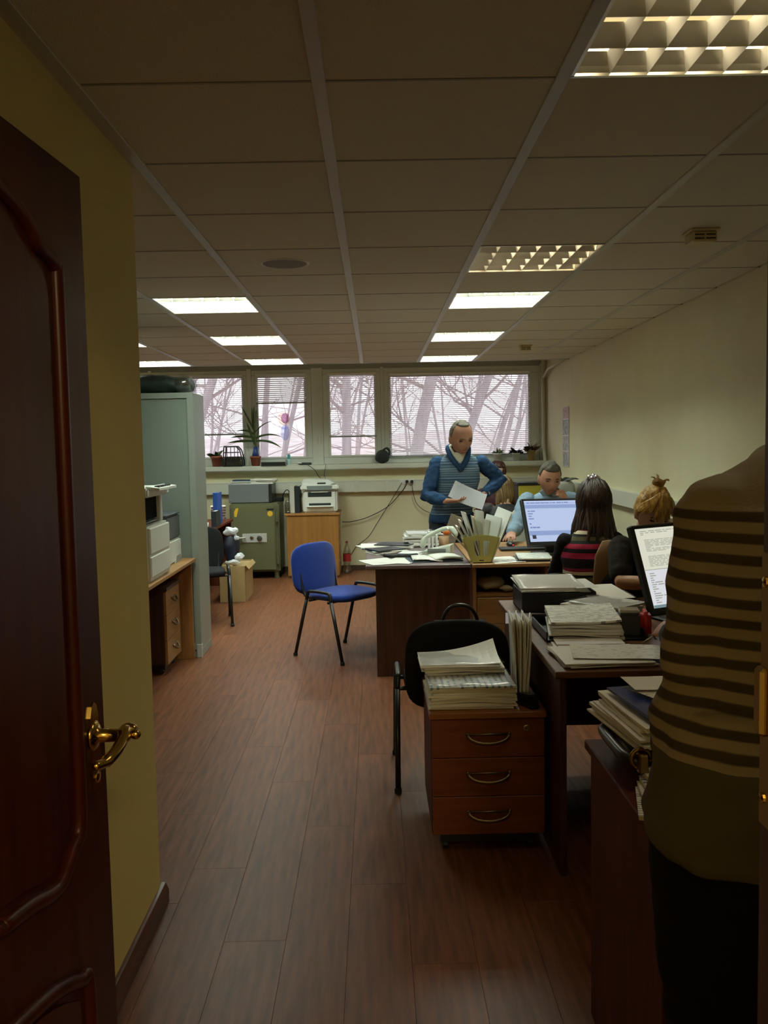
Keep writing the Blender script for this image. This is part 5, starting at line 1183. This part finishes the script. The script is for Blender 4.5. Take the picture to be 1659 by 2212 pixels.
# ---- seated man in the light blue shirt
root = (1.42, 7.22, .004)
J = dict(pelvis=(1.43, 7.30, .53), waist=(1.43, 7.27, .66), chest=(1.43, 7.20, .90), neck=(1.43, 7.13, 1.115), head=(1.418, 7.055, 1.240), sr=(1.250, 7.15, 1.055), sl=(1.610, 7.15, 1.055), er=(1.125, 6.98, .845), wr=(1.055, 6.74, .835),
    el=(1.640, 6.93, .80), wl=(1.535, 6.935, 1.035), hr=(1.34, 7.28, .51), hl=(1.52, 7.28, .51), kr=(1.30, 6.88, .52), kl=(1.55, 6.88, .52), ar=(1.30, 6.90, .085), al=(1.56, 6.92, .085))
hr_ = lambda J: hand_mbs(J['wr'], (-.22, -1, -.18), (0, -.25, -1), -1, .28, .12, .5, 1.0)
hl_ = lambda J: hand_mbs(J['wl'], (-.45, -.12, .8), (-.55, .75, -.2), -1, .75, .06, .6, 1.0)
t, J, M = person('man sitting in a light blue shirt, chin on his hand, behind the blue screen', root, J, M_skin, (.30, .06, .06), 1.16, (hr_, hl_), tk=1.06)
face_parts(t, M, mat('brown_brow', (.05, .035, .025), .8), False)
M_brnh = mat('brown_grey_hair', (.060, .050, .036), .8, col2=(.10, .085, .065), scale=50, bump=.6, bscale=110)
part('hair', hair_cap(M, .62, .0, -.42, 1.09, .008, seed=4), M_brnh, t, True)
M_shirt = mat('light_blue_shirt', (.20, .29, .38), .8, bump=.1)
fuse('shirt', [torso_mb(J, .020, 1.02, -.06)]+[arm_mb(J['s'+s], J['e'+s], J['w'+s], .017, 1.05, .93) for s in 'rl'], .009, M_shirt, t, 3, .5, .009, 13)
N = J['neck']
for s in (-1, 1): part('collar_flap', MB().sheet(.06, .085, .004, 4, 4, lambda x, y: -6*x*x, T(N.x+s*.048, N.y-.070, N.z+.002, PI/2+.55, s*.55, s*.45)), mat('pale_shirt_collar', (.30, .40, .50), .8), t, True)
trousers(t, J, M_blacktr); shoes(t, J, (0, -1), M_shoe)
def task_chair(label, loc, rz, fab, bh=.52, bz=.50, seat_z=.44, backw=.46, by=.25):
    """swivel chair, sitter faces -y"""
    t = thing('swivel_chair', label, 'chair', loc, rz)
    part('seat', rb(-.24, .24, -.24, .22, seat_z-.085, seat_z-.015, .03, seg=3), fab, t, True)
    m = MB(); rings = []
    for z, w_ in ((0, .36), (.04, .42), (.2, .46), (bh*.6, .46), (bh*.85, .42), (bh, .30)):
        rings.append([V((x*backw/.46, by+y+.10*(x**2)*-2.2+.04*math.sin(z*5), bz+z)) for x, y in [(w_/2*math.cos(q), .028*math.sin(q)) for q in [2*PI*k/24 for k in range(24)]]])
    part('backrest', m.loft(rings), fab, t, True)
    part('back_bar', MB().tube(catmull([(0, .05, seat_z-.08), (0, by+.03, seat_z-.07), (0, by+.06, bz+.1), (0, by+.05, bz+.25)], 4), .016, 8), M_black, t, True)
    part('column', MB().lathe([(.03, .10), (.03, .25), (.02, .25), (.02, seat_z-.07)], 12), M_black, t)
    for k in range(5):
        a = 2*PI*k/5+.3; part('base_arm', MB().tube([(0, 0, .10), (.20*math.cos(a), .20*math.sin(a), .07)], [.022, .014], 8), M_black, t); part('castor', MB().lathe([(.010, -.012), (.025, -.009), (.025, .009), (.01, .012)], 12, M=T(.205*math.cos(a), .205*math.sin(a), .025, 0, PI/2, 0)), M_black, t)
    return t
task_chair('cream swivel chair under the man in the light blue shirt', (1.30, 7.30, .004), -.25, mat('cream_leather', (.50, .47, .36), .5), .46, .50, .42, .44, .22)
# ---- dark-haired woman, back to the doorway
root = (1.235, 5.0, .004)
J = dict(pelvis=(1.235, 4.96, .52), waist=(1.235, 4.97, .65), chest=(1.235, 5.00, .84), neck=(1.24, 5.02, 1.015), head=(1.275, 5.06, 1.180), sl=(1.100, 5.01, .955), sr=(1.39, 5.01, .955), el=(1.065, 5.16, .745), er=(1.43, 5.16, .745), wl=(1.12, 5.34, .80), wr=(1.36, 5.34, .80),
    hl=(1.15, 4.98, .50), hr=(1.32, 4.98, .50), kl=(1.16, 5.38, .52), kr=(1.33, 5.38, .52), al=(1.16, 5.40, .085), ar=(1.33, 5.40, .085))
h1 = lambda J: hand_mbs(J['wl'], (.1, 1, -.1), (0, 0, -1), -1, .4, .1, .5, .92)
h2 = lambda J: hand_mbs(J['wr'], (-.1, 1, -.1), (0, 0, -1), 1, .4, .1, .5, .92)
t, J, M = person('woman with long dark hair in a striped red and black sweater, seen from behind', root, J, M_skinf, (.05, 0, PI), 1.06, (h1, h2), tk=.9, arms_k=.85, legs_k=.95, voxel=.008, foot=(0, 1))
M_dkh = mat('dark_brown_hair', (.024, .013, .008), .62, col2=(.045, .024, .013), scale=30, stretch=(3, 3, .6))
part('hair', hair_cap(M, .45, -.35, -.9, 1.13, .008, seed=9), M_dkh, t, True)
part('hair_lengths', strands(M, 300, .31, 5, gap=.7, rad=.012, el0=(.0, 1.3), sway=.09), M_dkh, t, True)
m = MB()
for k in range(5): m.ell(M @ V((-.02+.012*k, .02+.012*(k % 2), .125+.006*(k % 3))), (.016, .012, .018), 10, 6)
part('hair_clip', m, mat('silver_lilac_clip', (.55, .50, .58), .25, .6), t, True)
M_str = bands('red_black_stripes', [(0, (.014, .012, .014)), (.16, (.30, .020, .055)), (.30, (.014, .012, .014)), (.40, (.30, .020, .055)), (.52, (.02, .03, .025)), (.60, (.10, .09, .05)), (.70, (.014, .016, .014)), (.76, (.50, .44, .30)), (.84, (.16, .015, .03)), (.92, (.014, .012, .014))], 2, .225, warp=.012, wscale=3, off=.075)
fuse('sweater', [torso_mb(J, .016, .90, -.04)], .009, M_str, t, 3, .5, .006, 10)
for s in 'lr': fuse('sleeve', [arm_mb(J['s'+s], J['e'+s], J['w'+s], .010, .82, .93)], .009, mat('black_knit', (.014, .013, .015), .95, spec=.1), t, 3, .5, .006, 13)
trousers(t, J, M_blacktr, .010, .92, .95); shoes(t, J, (0, 1), M_shoe)
task_chair('tan fabric swivel chair behind the woman in the striped sweater', (1.262, 5.01, .004), PI+.45, M_tanfab, .52, .46, .41, .44, .225)
# ---- blonde woman behind the second monitor
root = (1.42, 4.45, .004)
J = dict(pelvis=(1.41, 4.52, .52), waist=(1.41, 4.50, .65), chest=(1.405, 4.45, .86), neck=(1.40, 4.40, 1.035), head=(1.385, 4.315, 1.175), sr=(1.245, 4.40, .985), sl=(1.565, 4.42, .985), er=(1.195, 4.22, .838), wr=(1.36, 4.09, .845), el=(1.62, 4.22, .825), wl=(1.50, 4.06, .825),
    hr=(1.33, 4.50, .50), hl=(1.49, 4.50, .50), kr=(1.32, 4.14, .52), kl=(1.50, 4.14, .52), ar=(1.32, 4.18, .085), al=(1.50, 4.18, .085))
J['kr'] = (1.32, 4.18, .50); J['kl'] = (1.50, 4.18, .50)
h1 = lambda J: hand_mbs(J['wr'], (.8, -.5, -.1), (0, 0, -1), -1, .4, .1, .5, .9)
h2 = lambda J: hand_mbs(J['wl'], (-.6, -.7, -.1), (0, 0, -1), 1, .2, .1, .5, .9)
t, J, M = person('blonde woman in a black top bending her head behind the white-screen monitor', root, J, M_skinf, (.55, .05, .10), 1.08, (h1, h2), tk=.9, arms_k=.9, legs_k=.95)
face_parts(t, M, mat('fair_brow', (.12, .08, .04), .8), False)
M_blo = mat('blonde_hair', (.62, .39, .08), .45, col2=(.24, .13, .03), scale=22, stretch=(4, 1, 1), bump=.5, bscale=60)
part('hair', hair_cap(M, .40, -.30, -.75, 1.12, .010, seed=2), M_blo, t, True)
rd = random.Random(6); m = MB()
for k in range(60):
    az = rd.uniform(-1.5, 1.5); e1 = rd.uniform(.1, .45); pts = [M @ Hd(e1+(1.25-e1)*i/5, az*(1-.14*i), False, 1.13+.02*rd.random()) for i in range(6)]; m.tube(pts, [.004, .007, .008, .008, .007, .004], 5, flat=1.4)
part('hair_strands', m, M_blo, t, True)
mb = MB().ell((0, 0, 0), (.035, .035, .03), 14, 10); crumple(mb, .012, 30)
for v in mb.v: v += M @ V((.01, .05, .122))
part('hair_bun', mb, mat('dark_blonde_hair', (.40, .25, .07), .5, col2=(.20, .11, .03), scale=25), t, True)
m = MB()
for k in range(9): 
    a = rd.uniform(0, 2*PI); m.tube([M @ V((.01, .05, .13)), M @ V((.01+.03*math.cos(a), .05+.03*math.sin(a), .148)), M @ V((.01+.042*math.cos(a), .05+.040*math.sin(a), .140+.015*rd.random()))], [.004, .004, .0015], 5)
part('loose_locks', m, M_blo, t, True)
M_lace = mat('black_lace', (.008, .008, .009), .9, col2=(.022, .016, .010), scale=55, spec=.15)
fuse('top', [torso_mb(J, .016, .90, -.04)]+[MB().tube([J['s'+s], J['s'+s].lerp(J['e'+s], .3), J['s'+s].lerp(J['e'+s], .78)], [.066, .064, .058], 14, round_ends=True) for s in 'rl'], .009, M_lace, t, 3, .5, .005, 12)
trousers(t, J, M_blacktr, .010, .92, .95); shoes(t, J, (0, -1), M_shoe)
part('earring', MB().tube([M @ V((.078, .0, -.048))+V((.016*math.cos(a), 0, .016*math.sin(a)-.016)) for a in [2*PI*k/14 for k in range(15)]], .003, 6), M_brass, t, True)
task_chair('dark swivel chair under the blonde woman', (1.405, 4.492, .004), 0, M_blackfab, .36, .46, .41, .40, .165)
# ---- two women at the far corner desk
def far_woman(label, root, J, tilt, hairm, L, seed, top, hk=.98, foot=(0, -1)):
    hn = [lambda J, q=q, sd=sd: hand_mbs(J[q], (0, foot[1], -.12), (0, 0, -1), sd, .2, .1, .5, .92) for q, sd in (('wl', -foot[1]), ('wr', foot[1]))]
    t, J, M = person(label, root, J, M_skinf, tilt, hk, hn, tk=.9, arms_k=.88, legs_k=.95, voxel=.009, foot=foot)
    face_parts(t, M, hairm, False); part('hair', hair_cap(M, .42, -.25, -.8, 1.10, .008, seed=seed), hairm, t, True); part('hair_lengths', strands(M, 150, L, seed, gap=.75, rad=.010, el0=(.0, 1.2), sway=.05), hairm, t, True)
    fuse('top', [torso_mb(J, .016, .90, -.04)]+[arm_mb(J['s'+s], J['e'+s], J['w'+s], .014, .95, .95) for s in 'rl'], .010, top, t, 3, .5, .006, 12); trousers(t, J, M_blacktr, .010, .92, .95); shoes(t, J, foot, M_shoe); return t
def sitJ(x, y, fy, head, zt=.0):
    """sitting pose, fy=-1 faces the camera, +1 faces the windows"""
    o = -fy; s = -fy
    return dict(pelvis=(x, y+.10*o, .52+zt), waist=(x, y+.08*o, .65+zt), chest=(x, y+.03*o, .84+zt), neck=(x, y, 1.005+zt), head=head, sr=(x-.165*s, y, .955+zt), sl=(x+.165*s, y, .955+zt), er=(x-.21*s, y+.13*fy, .80), el=(x+.21*s, y+.13*fy, .80), wr=(x-.10*s, y+.34*fy, .83), wl=(x+.10*s, y+.34*fy, .83),
        hr=(x-.085*s, y+.08*o, .50), hl=(x+.085*s, y+.08*o, .50), kr=(x-.095*s, y+.32*fy, .51), kl=(x+.095*s, y+.32*fy, .51), ar=(x-.095*s, y+.32*fy, .085), al=(x+.095*s, y+.32*fy, .085))
far_woman('woman with long light brown hair, bent over, at the near side of the corner desk', (1.24, 8.30, .004), sitJ(1.24, 8.30, 1, (1.235, 8.36, 1.10), -.06), (.55, 0, PI+.5), mat('light_brown_hair', (.12, .070, .022), .5, col2=(.22, .13, .045), scale=26, stretch=(3, 3, .6)), .17, 31, mat('black_blouse', (.014, .013, .014), .8), foot=(0, 1))
task_chair('dark swivel chair at the near side of the corner desk', (1.24, 8.22, .004), PI, M_blackfab, .30, .48, .41, .40, .22)
far_woman('woman with dark red hair mostly hidden behind the standing man\'s elbow', (1.40, 10.08, .004), sitJ(1.40, 10.08, -1, (1.415, 10.03, 1.215)), (.15, 0, .3), mat('dark_red_hair', (.05, .013, .009), .5), .08, 33, mat('wine_blouse', (.06, .014, .02), .8))
task_chair('grey swivel chair between the corner desk and the window wall', (1.40, 10.18, .004), 0, mat('grey_fabric', (.2, .2, .2), .9), .30, .48, .41, .40, .22)
# ---- seated colleague at the dark desk: only the fingers show past the standing man
root = (1.25, 2.62, .004)
J = sitJ(1.25, 2.62, 1, (1.27, 2.68, 1.14), -.03); J['el'] = (1.045, 2.82, .80); J['wl'] = (1.055, 3.12, .835); J['er'] = (1.47, 2.82, .80); J['wr'] = (1.40, 3.05, .815); J['kl'] = (1.16, 3.00, .50); J['kr'] = (1.34, 3.00, .50); J['al'] = (1.16, 3.0, .085); J['ar'] = (1.34, 3.0, .085)
h1 = lambda J: hand_mbs(J['wl'], (-.05, 1, -.10), (.6, .1, -.6), -1, .55, .08, .5, .95)
h2 = lambda J: hand_mbs(J['wr'], (-.2, 1, -.12), (0, 0, -1), 1, .2, .1, .5, .95)
t, J, M = person('colleague sitting at the dark desk behind the striped man, fingers showing', root, J, M_skin, (.25, 0, PI), 1.0, (h1, h2), tk=.92, voxel=.008, foot=(0, 1))
part('hair', hair_cap(M, .6, .0, -.5, 1.06, .004), M_brnh, t, True)
fuse('shirt', [torso_mb(J, .018, .95, -.05)]+[arm_mb(J['s'+s], J['e'+s], J['w'+s], .015, 1, .9) for s in 'rl'], .010, mat('dark_shirt', (.02, .02, .025), .9), t, 3, .5, .006, 12); trousers(t, J, M_blacktr); shoes(t, J, (0, 1), M_shoe)
task_chair('black swivel chair under the colleague at the dark desk', (1.25, 2.58, .004), PI, M_blackfab, .34, .46, .40, .42, .20)
solo('pen', MB().tube([(0, 0, 0), (.05, -.09, .07)], [.0025, .0045], 8), M_paper2, 'thin pale pen between the fingers at the dark desk', 'pen', (1.015, 3.29, DZ))
# ---- striped man in the foreground, back to the camera
root = (.68, 1.34, .004)
J = dict(pelvis=(.675, 1.34, .96), waist=(.675, 1.34, 1.09), chest=(.678, 1.35, 1.28), neck=(.715, 1.375, 1.500), head=(.740, 1.43, 1.655), sl=(.545, 1.345, 1.402), sr=(.88, 1.36, 1.43), el=(.492, 1.33, 1.12), er=(.92, 1.40, 1.13), wl=(.53, 1.505, .98), wr=(.84, 1.56, .99),
    hl=(.552, 1.34, .92), hr=(.77, 1.34, .92), kl=(.565, 1.36, .50), kr=(.77, 1.36, .50), al=(.575, 1.33, .085), ar=(.78, 1.33, .085))
h1 = lambda J: hand_mbs(J['wl'], (.5, .55, -.4), (.5, .3, .5), -1, .6, .08, .5, 1)
h2 = lambda J: hand_mbs(J['wr'], (-.4, .55, -.4), (-.5, .3, .5), 1, .6, .08, .5, 1)
t, J, M = person('man in a brown striped sweater and black trousers standing in the foreground, back turned', root, J, M_skin, (.35, 0, PI-.3), 1.03, (h1, h2), tk=1.05, foot=(0, 1))
part('hair', hair_cap(M, .6, .05, -.55, 1.06, .004), M_dkh, t, True)
M_bs = bands('brown_tan_stripes', [(0, (.085, .070, .050)), (.36, (.090, .073, .052)), (.48, (.40, .345, .26)), (.88, (.38, .325, .245)), (1.0, (.085, .070, .050))], 2, .0312, warp=.010, wscale=2.2)
def masked(name, lo_, hi_):
    pass
bm_b = M_bs; nt = bm_b.node_tree; N_ = nt.nodes; L_ = nt.links                 # plain yoke above and plain olive hem below the stripes
b_ = N_['Principled BSDF']; src = b_.inputs['Base Color'].links[0].from_socket; sep = [n for n in N_ if n.type == 'SEPXYZ'][0]
def zmix(src, edge, col, above):
    c = N_.new('ShaderNodeMath'); c.operation = 'GREATER_THAN' if above else 'LESS_THAN'; L_.new(sep.outputs[2], c.inputs[0]); c.inputs[1].default_value = edge
    x = N_.new('ShaderNodeMix'); x.data_type = 'RGBA'; L_.new(c.outputs[0], x.inputs[0]); L_.new(src, x.inputs[6]); x.inputs[7].default_value = tuple(col)+(1,); return x.outputs[2]
o_ = zmix(src, 1.425, (.36, .31, .23), True); o_ = zmix(o_, 1.045, (.125, .115, .085), False); L_.new(o_, b_.inputs['Base Color'])
hs = (J['hl']-J['hr']).normalized(); ax = Vector((0, 0, 1)); vv = ax.cross(hs)
hem_ = MB().loft([oring(J['pelvis']+ax*q, hs, vv, a, b) for q, a, b in ((-.075, .240, .165), (-.06, .250, .175), (.06, .246, .172), (.16, .228, .155))])
fuse('sweater', [torso_mb(J, .022, 1.12, -.03), hem_]+[arm_mb(J['s'+s], J['e'+s], J['w'+s], .018, 1.05, .93) for s in 'lr'], .007, M_bs, t, 4, .5, .014, 8)
trousers(t, J, M_blacktr, .014, 1.26, 1.20); shoes(t, J, (0, 1), M_shoe)
